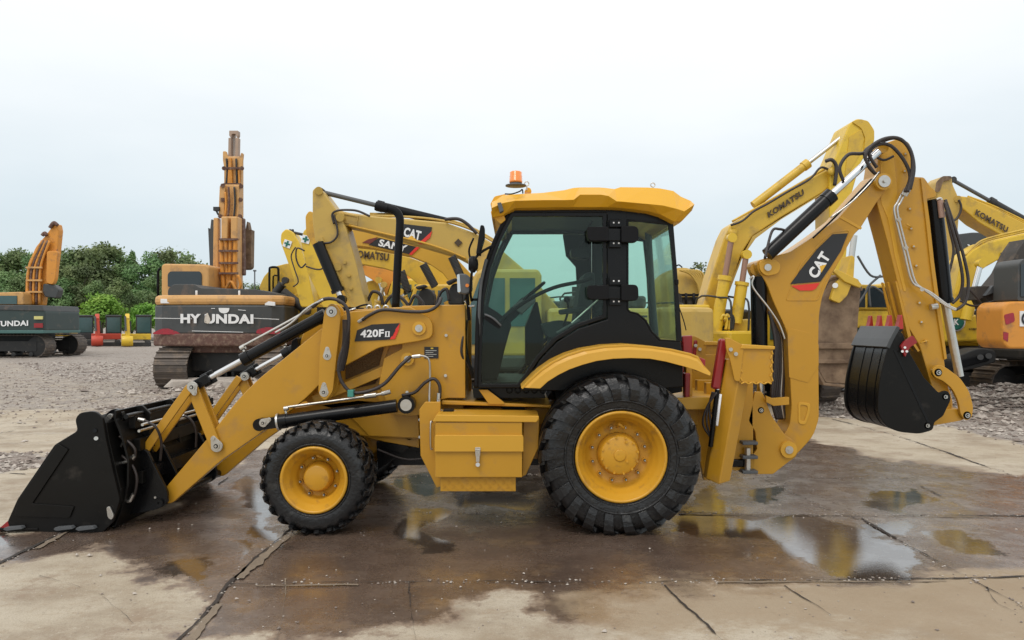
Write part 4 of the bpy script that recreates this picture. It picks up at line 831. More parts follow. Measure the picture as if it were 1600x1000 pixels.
# ---- roof
ST = [(768, 338, 326, 313), (786, 334, 318, 302), (805, 323, 314.5, 300.5), (850, 322.5, 313.5, 298), (882, 322, 313.5, 294), (896, 322, 313, 290.5), (906, 322, 305, 289.5), (938, 322, 305, 289.5), (950, 322, 307, 290.5), (963, 322.5, 315.5, 292),
      (972, 323, 316, 289), (1015, 328, 320, 289.5), (1035, 334, 322, 291), (1056, 345, 327, 295), (1068, 344, 331, 304), (1084, 327, 320, 311)]
v = []; yb, ym, yt = 6.56, 6.47, 6.60
for px, b, mm, t in ST:
    for yy, py in ((yb+.10, b+1), (yb, b), (ym, mm), (yt, t), (yt+.25, t-1.5)):
        q = P(px, py, 6.5); v.append(Vector((q.x, yy, q.z)))
    for yy, py in ((14.70-yt-.25, t-1.5), (14.70-yt, t), (14.70-ym, mm), (14.70-yb, b), (14.70-yb-.10, b+1)):
        q = P(px, py, 6.5); v.append(Vector((q.x, yy, q.z)))
f = []; n_ = 10
for i_ in range(len(ST)-1):
    for k_ in range(n_): f.append([i_*n_+k_, i_*n_+(k_+1) % n_, (i_+1)*n_+(k_+1) % n_, (i_+1)*n_+k_])
f += [list(range(n_))[::-1], [(len(ST)-1)*n_+k_ for k_ in range(n_)]]
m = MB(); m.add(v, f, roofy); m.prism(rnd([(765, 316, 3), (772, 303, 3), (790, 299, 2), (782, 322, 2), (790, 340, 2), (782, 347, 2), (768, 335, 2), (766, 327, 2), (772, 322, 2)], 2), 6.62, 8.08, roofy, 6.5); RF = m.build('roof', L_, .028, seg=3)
m = MB(); m.prism(rnd([(777, 318), (783, 317), (787, 330), (781, 333)], 1), 6.46, 6.60, grayp, 6.5); m.build('work_light', RF, .006)
m = MB(); m.prism(rnd([(819, 300, 2), (823, 292, 3), (829, 294, 2), (831, 300, 2)], 2), 6.9, 7.2, roofy, 6.9); m.build('roof_bracket', RF, .008)
m = MB(); c = P(806, 291, 6.75); m.lathe([(0, 0), (.095, 0), (.095, .010), (.055, .016), (.055, .03), (0, .03)], c, grayp, 'Z', 28); BC = m.build('beacon', RF)
m = MB(); m.lathe([(0, .03), (.058, .03), (.060, .05), (.057, .052), (.059, .07), (.056, .072), (.058, .09), (.055, .092), (.055, .125), (.045, .134), (0, .136)], c, ambr, 'Z', 28); m.build('amber_lens', BC)
for px, py, Y in ((823, 287, 6.9), (1020, 289, 6.9)):
    m = MB(); c = P(px, py, Y); pts = [c+Vector((.020*math.cos(t*.5236), 0, .020*math.sin(t*.5236))) for t in range(13)]; m.tube(pts, .005, zinc, sub=1); m.cyl(c-Vector((0, 0, .02)), c-Vector((0, 0, .06)), .007, zinc); m.build('eye_bolt', RF)
m = MB(); m.tube([P(789, 303, 6.5), P(800, 303, 6.49), P(812, 299, 6.5), P(816, 296, 6.52), P(817, 302, 6.5)], .006, blkm); m.build('beacon_cable', RF)

# ---- fender
top = [(814, 606), (828, 592), (842, 579), (862, 565), (885, 554), (910, 546), (945, 540), (982, 538), (1020, 541), (1050, 545), (1080, 552), (1092, 557), (1100, 570), (1112, 583)]
low = [(844, 607), (856, 596), (872, 586), (890, 577), (910, 570), (932, 564), (958, 560.5), (985, 559.5), (1015, 560.5), (1040, 565), (1070, 573), (1086, 578), (1098, 583), (1109, 587)]
for sgn in (0, 1):
    y0, y1 = (6.24, 6.74) if not sgn else (7.96, 8.46)
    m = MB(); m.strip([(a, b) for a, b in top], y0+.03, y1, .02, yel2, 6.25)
    ye = y0 if not sgn else y1; yw = y0+.05 if not sgn else y1-.05
    v = []; midl = [(t[0]*.62+l_[0]*.38, t[1]*.62+l_[1]*.38) for t, l_ in zip(top, low)]
    s_ = 1 if not sgn else -1
    for t, k_, l_ in zip(top, midl, low):
        for p_, yy in ((t, yw), (k_, ye+.012*s_), (l_, ye), (l_, ye+.03*s_), (k_, ye+.045*s_)):
            q = P(p_[0], p_[1], 6.25); v.append(Vector((q.x, yy, q.z)))
    f = []
    for i_ in range(len(top)-1):
        for k_ in range(5): f.append([i_*5+k_, i_*5+(k_+1) % 5, (i_+1)*5+(k_+1) % 5, (i_+1)*5+k_])
    f += [[0, 1, 2, 3, 4], [len(v)-5+k_ for k_ in range(5)][::-1]]
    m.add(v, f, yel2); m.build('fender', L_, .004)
    m = MB(); m.prism([(862, 580), (910, 556), (985, 548), (1045, 560), (1066, 575), (1066, 612), (1000, 625), (870, 630)], (6.90 if not sgn else 7.74), (6.96 if not sgn else 7.80), blkm, 6.90); m.build('wheel_arch', L_)

# ---- rear frame, stabilisers, swing post
m = MB(); m.prism([(1058, 622), (1100, 620), (1140, 622), (1140, 640), (1058, 640)], 6.80, 7.9, yel2, 6.8); m.prism([(1085, 632), (1106, 632), (1128, 700), (1118, 752), (1100, 750), (1090, 700)], 7.0, 7.06, yel, 7.0); m.prism([(1072, 560), (1082, 560), (1082, 622), (1072, 622)], 6.9, 7.0, yel, 6.9)
m.prism([(1110, 600), (1185, 600), (1185, 740), (1112, 740)], 7.15, 7.25, yel, 7.0); m.prism([(1110, 600), (1185, 600), (1185, 740), (1112, 740)], 7.5, 7.6, yel, 7.0)
for py in (690, 712, 735): m.bx(P(1158, 0, 7.1).x, P(1182, 0, 7.1).x, 7.05, 7.7, P(0, py+4, 7.1).z, P(0, py-1, 7.1).z, grayp)
RFm = m.build('rear_frame', L_, .006)
for yy, s_ in ((6.62, 1), (8.08, -1)):
    q_ = lambda px, py, dy: Vector((P(px, py, 6.62).x, yy+dy*s_, P(px, py, 6.62).z))
    m = MB(); A4 = [(1139, 560), (1158, 560), (1181, 560), (1150, 756), (1132, 757), (1104, 752)]
    n0 = [q_(1140, 562, .10), q_(1160, 562, 0), q_(1182, 562, .10), q_(1182, 562, .22), q_(1140, 562, .22)]; n1 = [q_(1108, 752, .10), q_(1124, 757, 0), q_(1146, 755, .10), q_(1146, 755, .22), q_(1108, 752, .22)]
    m.add(n0+n1, [[0, 1, 2, 3, 4], [9, 8, 7, 6, 5]]+[[i_, 5+i_, 5+(i_+1) % 5, (i_+1) % 5] for i_ in range(5)], yel); S1 = m.build('stabiliser', L_, .01)
    m = MB(); yy0 = yy-.01 if s_ == 1 else yy-.21
    m.prism([(1155, 542), (1208, 545), (1207, 598), (1154, 598)], yy0, yy0+.22, yel, 6.61)
    m.prism(rnd([(1133, 528, 2), (1140, 528, 3), (1163, 540, 2), (1156, 596, 2), (1148, 596, 4), (1140, 560, 4), (1135, 548, 4)], 3), yy0-.012, yy0+.01, yel, 6.6)
    m.prism([(1160, 538), (1211, 541), (1210, 546), (1156, 545)], yy0-.02, yy0+.24, yel2, 6.6)
    for k_ in range(7): m.bar(Vector((P(1157, 0, 6.6).x, yy0-.004, P(0, 548+k_*7, 6.6).z)), Vector((P(1155 if k_ % 2 else 1160, 0, 6.6).x, yy0-.004, P(0, 554+k_*7, 6.6).z)), .014, .014, yel2); m.bar(Vector((P(1206, 0, 6.6).x, yy0-.004, P(0, 548+k_*7, 6.6).z)), Vector((P(1204 if k_ % 2 else 1208, 0, 6.6).x, yy0-.004, P(0, 554+k_*7, 6.6).z)), .014, .014, yel2)
    for k_ in range(8): m.bar(Vector((P(1158+k_*6, 0, 6.6).x, yy0-.004, P(0, 597 if k_ % 2 else 600, 6.6).z)), Vector((P(1164+k_*6, 0, 6.6).x, yy0-.004, P(0, 600 if k_ % 2 else 597, 6.6).z)), .014, .014, yel2)
    m.build('stabiliser_head', S1, .006)
    m = MB()
    for px, py in ((1141, 546), (1149, 553)): m.cyl(Vector((P(px, 0, 6.6).x, yy0-.01, P(0, py, 6.6).z)), Vector((P(px, 0, 6.6).x, yy0-.03, P(0, py, 6.6).z)), .018, zinc, n=12)
    m.build('pin', S1)
    m = MB(); m.bar(q_(1136, 530, .12), q_(1123, 610, .12), .075, .09, redp); m.bar(q_(1141, 535, .2), q_(1135, 590, .2), .05, .06, redp); c_ = m.build('stabiliser_cylinder', S1, .02)
    m = MB(); m.cyl(q_(1124, 610, .06), q_(1114, 700, .08), .022, blk); m.cyl(q_(1128, 600, .10), q_(1119, 650, .10), .02, chrome); m.build('rod', c_)
    for k_ in range(3): hose([q_(1122-k_*2, 614, .04+k_*.03), q_(1108+k_*3, 636, .06+k_*.03), q_(1102+k_*6, 664, .08), q_(1118, 690, .10)], .010)
hose([P(1126, 616, 6.6), P(1123, 640, 6.58), P(1120, 665, 6.6)], .012, white, 'steel_pipe')
m = MB(); m.prism([(1066, 525), (1082, 524), (1082, 556), (1068, 560)], 6.86, 6.95, redp); m.prism([(1070, 583), (1079, 583), (1078, 622), (1070, 622)], 6.86, 6.95, redp); m.prism([(1093, 558), (1103, 562), (1102, 575), (1094, 570)], 6.4, 6.5, redp); m.build('red_bracket', RFm, .01)

bo = 7.20
sw = [(1180, 612, 2), (1191, 612, 4), (1206, 650, 4), (1227, 680, 3), (1244, 690, 10), (1247, 712, 10), (1232, 722, 4), (1208, 741, 3), (1176, 741, 2), (1177, 710, 2), (1183, 702, 2), (1180, 674, 2), (1169, 658, 3)]
m = MB(); m.prism(rnd(sw, 3), bo-.05, bo-.01, yel); m.prism(rnd(sw, 3), bo+.33, bo+.37, yel, bo); m.prism([(1188, 640), (1200, 660), (1205, 735), (1180, 735)], bo-.01, bo+.33, yel, bo); SWp = m.build('swing_post', L_, .006)
pin(1189, 641, bo-.05, .03, zinc, SWp); 
m = MB(); c = P(1231, 702, bo-.05); m.cyl(c+Vector((0, .02, 0)), c-Vector((0, .03, 0)), .080, yel2, n=30); m.cyl(c, c-Vector((0, .042, 0)), .038, zinc, n=24); m.cyl(c, c-Vector((0, .05, 0)), .014, zinc, n=12); m.build('boom_pin', SWp, .005)
m = MB()
for dy in (0, .36): m.cyl(P(1168, 700, 7.1)+Vector((0, dy, 0)), P(1168, 735, 7.1)+Vector((0, dy, 0)), .03, zinc)
m.prism([(1135, 718), (1172, 718), (1172, 730), (1135, 730)], 7.12, 7.6, blk, 7.12); m.build('swing_cylinder', RFm, .01)

bm_ = [(1184, 422, 6), (1182, 408, 6), (1194, 404, 6), (1234, 394, 6), (1269, 371, 10), (1310, 341, 4), (1362, 282, 4), (1372, 270, 6), (1386, 276, 8), (1388, 292, 6), (1370, 316, 4), (1345, 356, 2), (1335, 366, 2), (1313, 406, 8), (1295, 438, 10), (1285, 463, 10), (1280, 491, 10), (1279, 537, 2), (1280, 654, 8), (1271, 682, 12), (1248, 707, 6),
       (1236, 718, 8), (1222, 712, 8), (1218, 696, 8), (1222, 684, 6), (1234, 664, 6), (1237, 637, 6), (1233, 560, 4), (1232, 530, 4), (1227, 512, 6), (1209, 473, 8), (1198, 443, 8)]
m = MB(); m.prism(rnd(bm_, 4, 3), bo, bo+.32, yel); BM = m.build('boom', L_, .008)
m = MB(); m.prism(rnd([(1230, 512, 3), (1266, 520, 2), (1279, 538, 2), (1279, 572, 3), (1262, 598, 2), (1233, 590, 2)], 3), bo-.004, bo+.001, yel, bo); m.build('boom_sunlit_patch', BM, .002)  # sunlit patch on the boom side, shaped as a thin raised plate
m = MB(); m.ring(rnd([(1247, 628, 5), (1266, 630, 5), (1265, 645, 5), (1258, 664, 5), (1247, 662, 5)], 4), rnd([(1250, 632, 4), (1262, 634, 4), (1261, 644, 4), (1256, 659, 4), (1250, 657, 4)], 4), bo-.008, bo+.001, yel2, bo); m.build('boom_recess', BM, .003)
m = MB(); m.prism([(1312, 341), (1316, 338), (1347, 356), (1344, 359)], bo-.007, bo+.001, yel2, bo); m.build('weld_plate', BM, .003); m = MB(); m.ring(rnd([(1227, 470), (1250, 412), (1297, 362), (1330, 358), (1318, 398), (1290, 440), (1278, 470)], 5), rnd([(1229, 469), (1252, 414), (1298, 364.5), (1327, 360.5), (1316, 397), (1288, 439), (1276, 469)], 5), bo-.005, bo+.001, yel, bo); m.build('boom_edging', BM, .003)
m = MB(); m.prism(rnd([(1184, 408, 8), (1208, 404, 8), (1219, 414, 6), (1215, 428, 6), (1196, 432, 8), (1186, 424, 8)], 6), bo-.03, bo+.001, yel2, bo); c = P(1199, 418, bo-.03); m.cyl(c, c-Vector((0, .02, 0)), .034, zinc, n=22)
m.cyl(P(1184, 420, bo+.10), P(1184, 420, bo+.22), .07, yel, n=22); m.build('cylinder_boss', BM, .005)
m = MB(); Y_ = bo-.008
m.prism([(1235, 444), (1250, 423), (1276, 390), (1301, 366), (1325, 364.5), (1314, 392), (1296, 420), (1282, 440)], Y_, Y_+.006, blkv, Y_); m.prism([(1236, 446.5), (1281, 442), (1275, 451), (1269, 454), (1250, 454)], Y_, Y_+.006, redv, Y_)
ll = Vector((1275, 438)); dx = Vector((22.5, -36)); dn = Vector((-15, -9.5))
ll = Vector((1276, 437)); m.ptext('CAT', tuple(ll), tuple(ll+dx), tuple(ll+dn), Y_-.003, white, .045)
t0 = ll+dx*.30; m.prism([tuple(t0), tuple(ll+dx*.66), tuple(ll+dx*.48+dn*.42)], Y_-.006, Y_-.004, mat('decal_yellow', (.75, .42, .03), .4), Y_); m.build('boom_decal', BM)

# boom cylinder (black, vertical) and stick cylinder
a = P(1185, 432, 7.28); b = P(1187, 560, 7.32); m = MB(); m.cyl(a, b, .078, blk, n=26); m.cyl(b-(b-a)*.08, b, .086, blk, n=26); c1 = m.build('boom_cylinder', L_, .004); m = MB(); m.cyl(b, P(1189, 640, 7.34), .036, chrome); m.build('rod', c1)
m = MB(); m.tube([P(1172, 436, 7.2), P(1178, 432, 7.18), P(1176, 448, 7.18), P(1200, 480, 7.16), P(1217, 506, 7.16), P(1226, 530, 7.16)], .010, zinc); m.build('steel_pipe', c1)
a = P(1194, 402, 7.12); b = P(1378, 232, 7.12); d = b-a
a2 = P(1199, 398, 7.12)
m = MB(); m.cyl(a2, a+d*.57, .066, blk, n=28); m.cyl(a+d*.52, a+d*.575, .074, blk, n=28); c2 = m.build('stick_cylinder', L_, .004); m = MB(); m.cyl(a+d*.57, a+d*.97, .036, chrome, n=20); m.build('rod', c2); m = MB(); m.cyl(b-Vector((0, .03, 0)), b+Vector((0, .2, 0)), .05, yel); m.build('rod_eye', c2)
hose([P(1195, 404, 7.03), P(1206, 362, 7.1), P(1218, 358, 7.1), P(1232, 362, 7.15)], .013)
for k_ in range(4): hose([P(1298+k_*3, 340-k_*2, 7.08), P(1330+k_*2, 316-k_*2, 7.06), P(1356+k_*2, 290-k_, 7.06), P(1374, 268, 7.08)] if k_ < 2 else [P(1270, 372, 7.10+.02*k_), P(1300, 344, 7.1), P(1325, 318, 7.1), P(1362, 280, 7.1)], .009, blkm if k_ else zinc, 'hydraulic_line')
for k_ in range(7): hose([P(1202+k_*2, 486+k_*6, 7.22+.03*k_), P(1211+k_*2.2, 530, 7.2+.03*k_), P(1210+k_*3, 575, 7.2+.03*k_), P(1206+k_*3.5, 620, 7.2+.03*k_), P(1214+k_*2.5, 655, 7.24+.02*k_)], .014 if k_ % 3 else .018, hosem if k_ != 4 else zinc)
m = MB(); m.prism([(1196, 618), (1206, 622), (1232, 620), (1232, 632), (1208, 634), (1196, 628)], 7.08, 7.12, yel, 7.1); m.build('hose_bracket', SWp, .003)
# hose loops over the stick head
for k_, pts in enumerate(([(1364, 268), (1352, 246), (1362, 228), (1385, 216), (1408, 218), (1424, 240), (1425, 270), (1418, 300)], [(1370, 262), (1358, 240), (1372, 226), (1392, 228), (1412, 250), (1422, 276), (1414, 300)], [(1318, 283), (1312, 262), (1325, 242), (1345, 240), (1362, 236)], [(1368, 272), (1356, 258), (1352, 236), (1376, 222), (1400, 216), (1420, 230), (1428, 262), (1422, 296)], [(1362, 240), (1380, 250), (1396, 244)])):
    hose([P(x, y_, 7.02+.03*k_) for x, y_ in pts], .017 if k_ != 4 else .012)

# ---- stick
sy0 = 7.24
stk = [(1376, 226, 4), (1405, 216, 8), (1422, 222, 8), (1426, 245, 4), (1427, 276, 2), (1444, 277, 3), (1454, 291, 4), (1463, 299, 4), (1463, 308, 3), (1447, 312, 3), (1450, 360, 2), (1456, 415, 2), (1466, 480, 2), (1477, 575, 3), (1488, 640, 4), (1482, 660, 6), (1470, 652, 4), (1449, 580, 4), (1437, 540, 4), (1420, 512, 4), (1406, 455, 4), (1386, 375, 4), (1370, 316, 3), (1366, 290, 3), (1370, 262, 4)]
m = MB(); m.prism(rnd(stk, 4, 3), sy0, sy0+.26, yel); SK = m.build('stick', L_, .008)
m = MB(); m.prism([(1437, 279), (1442, 279), (1451, 345), (1458, 410), (1468, 485), (1478, 560), (1474, 562), (1462, 485), (1452, 410), (1445, 345)], sy0-.02, sy0+.28, yel, sy0); m.prism(rnd([(1375, 228), (1392, 222), (1398, 262), (1402, 300), (1394, 340), (1404, 400), (1416, 455), (1412, 456), (1398, 402), (1388, 345), (1376, 316)], 5), sy0-.006, sy0+.002, yel2, sy0); m.build('stick_flange', SK, .003)
for dx_ in (-9, -4, 1):
    m = MB(); m.prism([(1398+dx_, 440), (1401+dx_, 440), (1424+dx_, 528), (1437+dx_*.3, 548), (1434+dx_*.4, 550), (1418+dx_, 528)], sy0+(.05 if dx_ < 0 else .01)-(dx_*.01), sy0+.07-(dx_*.01), yel, sy0); m.build('guide_rib', SK, .003)
for px, py in ((1415, 240), (1414, 267), (1422, 326), (1424, 357), (1428, 385), (1432, 415), (1437, 473), (1440, 503), (1447, 533)):
    m = MB(); m.cyl(P(px, py, sy0), P(px, py, sy0-.02), .017, yel2, n=14); m.cyl(P(px, py, sy0-.02), P(px, py, sy0-.028), .009, zinc, n=8); m.build('stick_boss', SK)

m = MB(); c = P(1377, 285, bo); m.cyl(c, c-Vector((0, .05, 0)), .080, yel2, n=30); m.cyl(c-Vector((0, .05, 0)), c-Vector((0, .065, 0)), .058, zinc, n=26); m.cyl(c-Vector((0, .06, 0)), c-Vector((0, .085, 0)), .018, zinc, n=6); m.build('stick_pivot', BM, .005)
m = MB()
for o, dx_ in ((0, 0), (.0, 5)):
    m.tube([P(1409+dx_, 302, 7.17), P(1402+dx_, 316, 7.17), P(1397+dx_, 328, 7.17), P(1404+dx_, 360, 7.17), P(1413+dx_, 395, 7.17), P(1424+dx_, 438, 7.17), P(1438+dx_*.6, 449+dx_*.3, 7.16), P(1454, 457+dx_*.6, 7.14), P(1480, 476+dx_*.5, 7.12), P(1494, 483+dx_*.3, 7.1)], .011, zinc, sub=5)
for px, py in ((1405, 343), (1416, 387), (1441, 452)): m.cyl(P(px, py, 7.16), P(px, py, 7.13), .02, zinc, n=10)
m.cyl(P(1410, 304, 7.16), P(1416, 294, 7.14), .022, zinc); m.cyl(P(1414, 306, 7.16), P(1420, 296, 7.14), .022, zinc); m.build('steel_pipe', SK)
m = MB(); m.tube([P(1416, 350, 7.18), P(1424, 355, 7.2)], .008, yel2); m.tube([P(1438, 536, 7.2), P(1450, 532, 7.2)], .006, yel2); m.build('pipe_bracket', SK)
# bucket cylinder
a = P(1460, 312, 7.30); b = P(1477, 474, 7.30); m = MB(); m.cyl(a, b, .070, blk, n=28); m.cyl(b-(b-a)*.05, b, .078, blk, n=28); c3 = m.build('bucket_cylinder', L_, .004); m = MB(); m.cyl(b, P(1499, 588, 7.30), .040, zinc, n=20); m.build('rod', c3)
m = MB(); m.tube([P(1463, 312, 7.2), P(1470, 310, 7.2), P(1471, 318, 7.2)], .012, zinc); m.cyl(P(1469, 313, 7.2), P(1472, 340, 7.2), .028, mat('dull_pink_metal', (.35, .22, .17), .5, var=.2)); m.cyl(P(1454, 480, 7.2), P(1464, 478, 7.2), .03, zinc); m.build('port_block', c3, .003)
hose([P(1476, 316, 7.15), P(1486, 352, 7.12), P(1497, 395, 7.12), P(1504, 435, 7.12), P(1500, 460, 7.14), P(1488, 474, 7.15)], .015); hose([P(1477, 312, 7.18), P(1494, 362, 7.14), P(1506, 402, 7.12), P(1513, 440, 7.12), P(1508, 472, 7.12), P(1494, 484, 7.12)], .015)
hose([P(1494, 484, 7.12), P(1485, 480, 7.15), P(1478, 478, 7.18)], .013, zinc, 'hose_fitting')
# linkage
lk = [(1455, 578, 8), (1466, 569, 8), (1478, 574, 6), (1500, 590, 8), (1515, 612, 8), (1521, 636, 6), (1519, 652, 8), (1510, 658, 8), (1501, 648, 6), (1498, 628, 8), (1488, 607, 8), (1472, 594, 6), (1460, 590, 6)]
for yy in (7.15, 7.48):
    m = MB(); m.prism(rnd(lk, 5), yy, yy+.035, yel, 7.15); q = m.build('bucket_linkage', L_, .005)
    if yy < 7.2: pin(1466, 582, yy, .038, zinc, q); pin(1511, 649, yy, .038, zinc, q)
m = MB(); m.prism(rnd([(1452, 668, 3), (1462, 655, 2), (1480, 640, 3), (1512, 640, 4), (1518, 652, 4), (1508, 658, 4)], 3), 7.20, 7.46, yel, 7.15); m.build('tipping_link', L_, .006)

# ---- digging bucket
dY0, dY1 = 7.02, 7.74
B2 = MB()
sh = rnd([(1406, 516), (1396, 530, 10), (1388, 546, 20), (1376, 600, 30), (1374, 645, 30), (1386, 666, 20), (1406, 674, 10), (1437, 677, 10), (1456, 674, 4)], 10, 6)
B2.strip(sh[::-1], dY0+.02, dY1-.02, .022, blk, dY0)
BB = B2.build('digging_bucket', L_, .003)
for yy in (dY0, dY1-.03):
    m = MB(); m.prism(rnd([(1402, 516, 2), (1410, 520, 2), (1422, 552, 4), (1444, 590, 4), (1467, 614, 4), (1481, 609, 7), (1487, 622, 7), (1474, 650, 3), (1460, 660, 3), (1458, 672, 5), (1437, 678, 8), (1404, 675, 10), (1384, 666, 20), (1371, 645, 30), (1373, 600, 30), (1386, 546, 10)], 4), yy, yy+.03, bladeb, dY0); sp = m.build('side_plate', BB, .005)
    if yy == dY0:
        pin(1477, 620, yy, .030, zinc, sp, depth=.02); pin(1449, 665, yy, .030, zinc, sp, depth=.02)
        m = MB(); m.prism([(1396, 548), (1399, 546), (1452, 660), (1449, 661)], yy-.004, yy+.001, blk, dY0); m.build('weld_seam', sp)
    m = MB(); yq = yy-.03 if yy == dY0 else yy+.03
    m.prism(rnd([(1424, 524, 2), (1431, 535, 2), (1419, 543, 2), (1412, 558, 2), (1405, 541, 2), (1410, 534)], 2), yq, yq+.03, redp, dY0); s2 = m.build('side_cutter', BB, .004)
    if yy == dY0:
        m = MB()
        for px, py in ((1414, 543), (1410, 549), (1417, 549)): m.cyl(P(px, py, yq), P(px, py, yq-.014), .012, white, n=8)
        m.build('bolts', s2)
m = MB(); m.strip([(1408, 512), (1397, 532), (1391, 545)], dY0-.01, dY1+.01, .035, mat('lip_grey', (.045, .048, .05), .35, var=.2, bump=.05, bscale=10), dY0-.02); m.build('lip_plate', BB, .005)
for k_ in range(3):
    m = MB(); yk = dY0+.11+k_*.17; v_ = [(x-1.2, y_) for x, y_ in sh]
    m.strip([(a_[0]-.9, a_[1]) for a_ in sh[::-1][2:]], yk, yk+.05, .028, blk, dY0); m.build('wear_strip', BB, .006)
for k_ in range(4):
    yk = dY0+.03+k_*.195; z0 = lambda px, py: Vector((P(px, 0, dY0).x, 0, P(0, py, dY0).z))
    def tq(pts, ya, yb_, mt, nm, bev):
        m = MB(); m.prism(pts, yk+ya, yk+yb_, mt, dY0); return m.build(nm, BB, bev)
    T_ = tq([(1397, 534), (1403, 520), (1409, 506), (1413, 506), (1413, 516), (1405, 533)], 0, .085, bladeb, 'tooth_adapter', .006)
    T_ = tq([(1405, 515), (1408.5, 503), (1410.5, 492), (1412.5, 492), (1413.5, 503), (1414.5, 514)], -.002, .072, mat('tooth_red', (.42, .03, .02), .4, var=.15), 'tooth', .004)
# ------------------------------------------------------------------ machines standing behind
komy = mat('yard_yellow', (.62, .39, .035), .45, coat=.1, var=.12, dirt=.28, dirtcol=(.34, .22, .06), scale=1.6, bump=.06, bscale=6)
komy2 = mat('bright_yard_yellow', (.70, .46, .030), .42, coat=.1, var=.1, dirt=.26, dirtcol=(.40, .26, .05), scale=1.6)
gold = mat('worn_gold', (.52, .34, .07), .5, coat=.1, var=.14, dirt=.25, dirtcol=(.30, .21, .09), scale=1.2, bump=.06, bscale=5)
sano = mat('deep_gold', (.58, .32, .03), .48, coat=.1, var=.12, dirt=.2, dirtcol=(.3, .16, .04), scale=1.4)
oran = mat('orange_paint', (.66, .27, .035), .5, coat=.05, var=.15, dirt=.22, dirtcol=(.30, .15, .06), scale=1.8, bump=.06, bscale=8)
hyor = mat('faded_orange', (.62, .34, .115), .5, coat=.05, var=.14, dirt=.28, dirtcol=(.32, .19, .10), scale=1.8, bump=.06, bscale=8)
dark = mat('dark_machine', (.028, .028, .028), .6, var=.4, dirt=.2, dirtcol=(.09, .075, .06), scale=2)
hyd = mat('charcoal_paint', (.055, .058, .058), .5, var=.2, dirt=.16, dirtcol=(.15, .11, .085), scale=1.6, bump=.05, bscale=6)
hyg = mat('dark_green_paint', (.03, .048, .045), .45, var=.2, dirt=.1, dirtcol=(.1, .09, .07), scale=1.6)
trk = mat('track_steel', (.12, .10, .085), .6, metal=.3, var=.35, dirt=.35, dirtcol=(.24, .18, .13), scale=3, bump=.3, bscale=20)
trkd = mat('dark_track_steel', (.05, .045, .04), .6, metal=.2, var=.35, dirt=.35, dirtcol=(.13, .10, .08), scale=3)
mud = mat('dried_mud', (.22, .15, .095), .85, var=.45, dirt=.6, dirtcol=(.11, .068, .042), scale=2.2, bump=.6, bscale=9)
rustr = mat('scraped_red', (.34, .02, .035), .5, var=.25, dirt=.25, dirtcol=(.1, .05, .04), scale=6)
rust = mat('rusty_underside', (.12, .06, .045), .7, var=.4, dirt=.4, dirtcol=(.25, .17, .12), scale=5, bump=.4, bscale=14)
glsb = mat('dark_window', (.025, .035, .042), .08, var=.2, coat=.4, rvar=.03)
glsg = mat('green_window', (.05, .10, .10), .07, var=.2, coat=.4, rvar=.03)
txk = mat('dark_lettering', (.06, .035, .015), .5, var=.1)
greent = mat('green_mark', (.01, .14, .10), .5, var=.1)

def track(root, y, L, w, h, tm, local=True):
    """one crawler track loop, running along local x"""
    m = MB(); r = h/2; n = int((2*(L-h)+math.pi*h)/.19); per = 2*(L-h)+math.pi*h
    def pos(s):
        s %= per; a = L-h
        if s < a: return Vector((-a/2+s, 0, h)), 0
        s -= a
        if s < math.pi*r: t = s/r; return Vector((a/2+r*math.sin(t), 0, r+r*math.cos(t))), t
        s -= math.pi*r
        if s < a: return Vector((a/2-s, 0, 0)), math.pi
        s -= a; t = s/r; return Vector((-a/2-r*math.sin(t), 0, r-r*math.cos(t))), math.pi+t
    for k_ in range(n):
        c, t = pos(per*k_/n); M = Matrix.Translation((c.x, y, c.z)) @ Matrix.Rotation(t, 4, 'Y')
        m.bx(-.088, .088, -w/2, w/2, -.05, -.015, tm, M); m.bx(-.020, .008, -w/2, w/2, -.02, .035, tm, M)
    T = m.build('track', root, 0, local)
    m = MB(); a = (L-h)/2
    m.bx(-a, a, y-w*.3, y+w*.3, h*.28, h*.72, dark)
    for x in (-a, a): m.lathe([(0, -w*.28), (r-.08, -w*.26), (r-.08, w*.26), (0, w*.28)], (x, y, r), dark, 'Y', 24)
    for k_ in range(6): m.lathe([(0, -w*.33), (.12, -w*.33), (.12, w*.33), (0, w*.33)], (-a+.3+k_*(2*a-.6)/5, y, .18), dark, 'Y', 14)
    m.build('track_frame', T, .01, local)
    return T

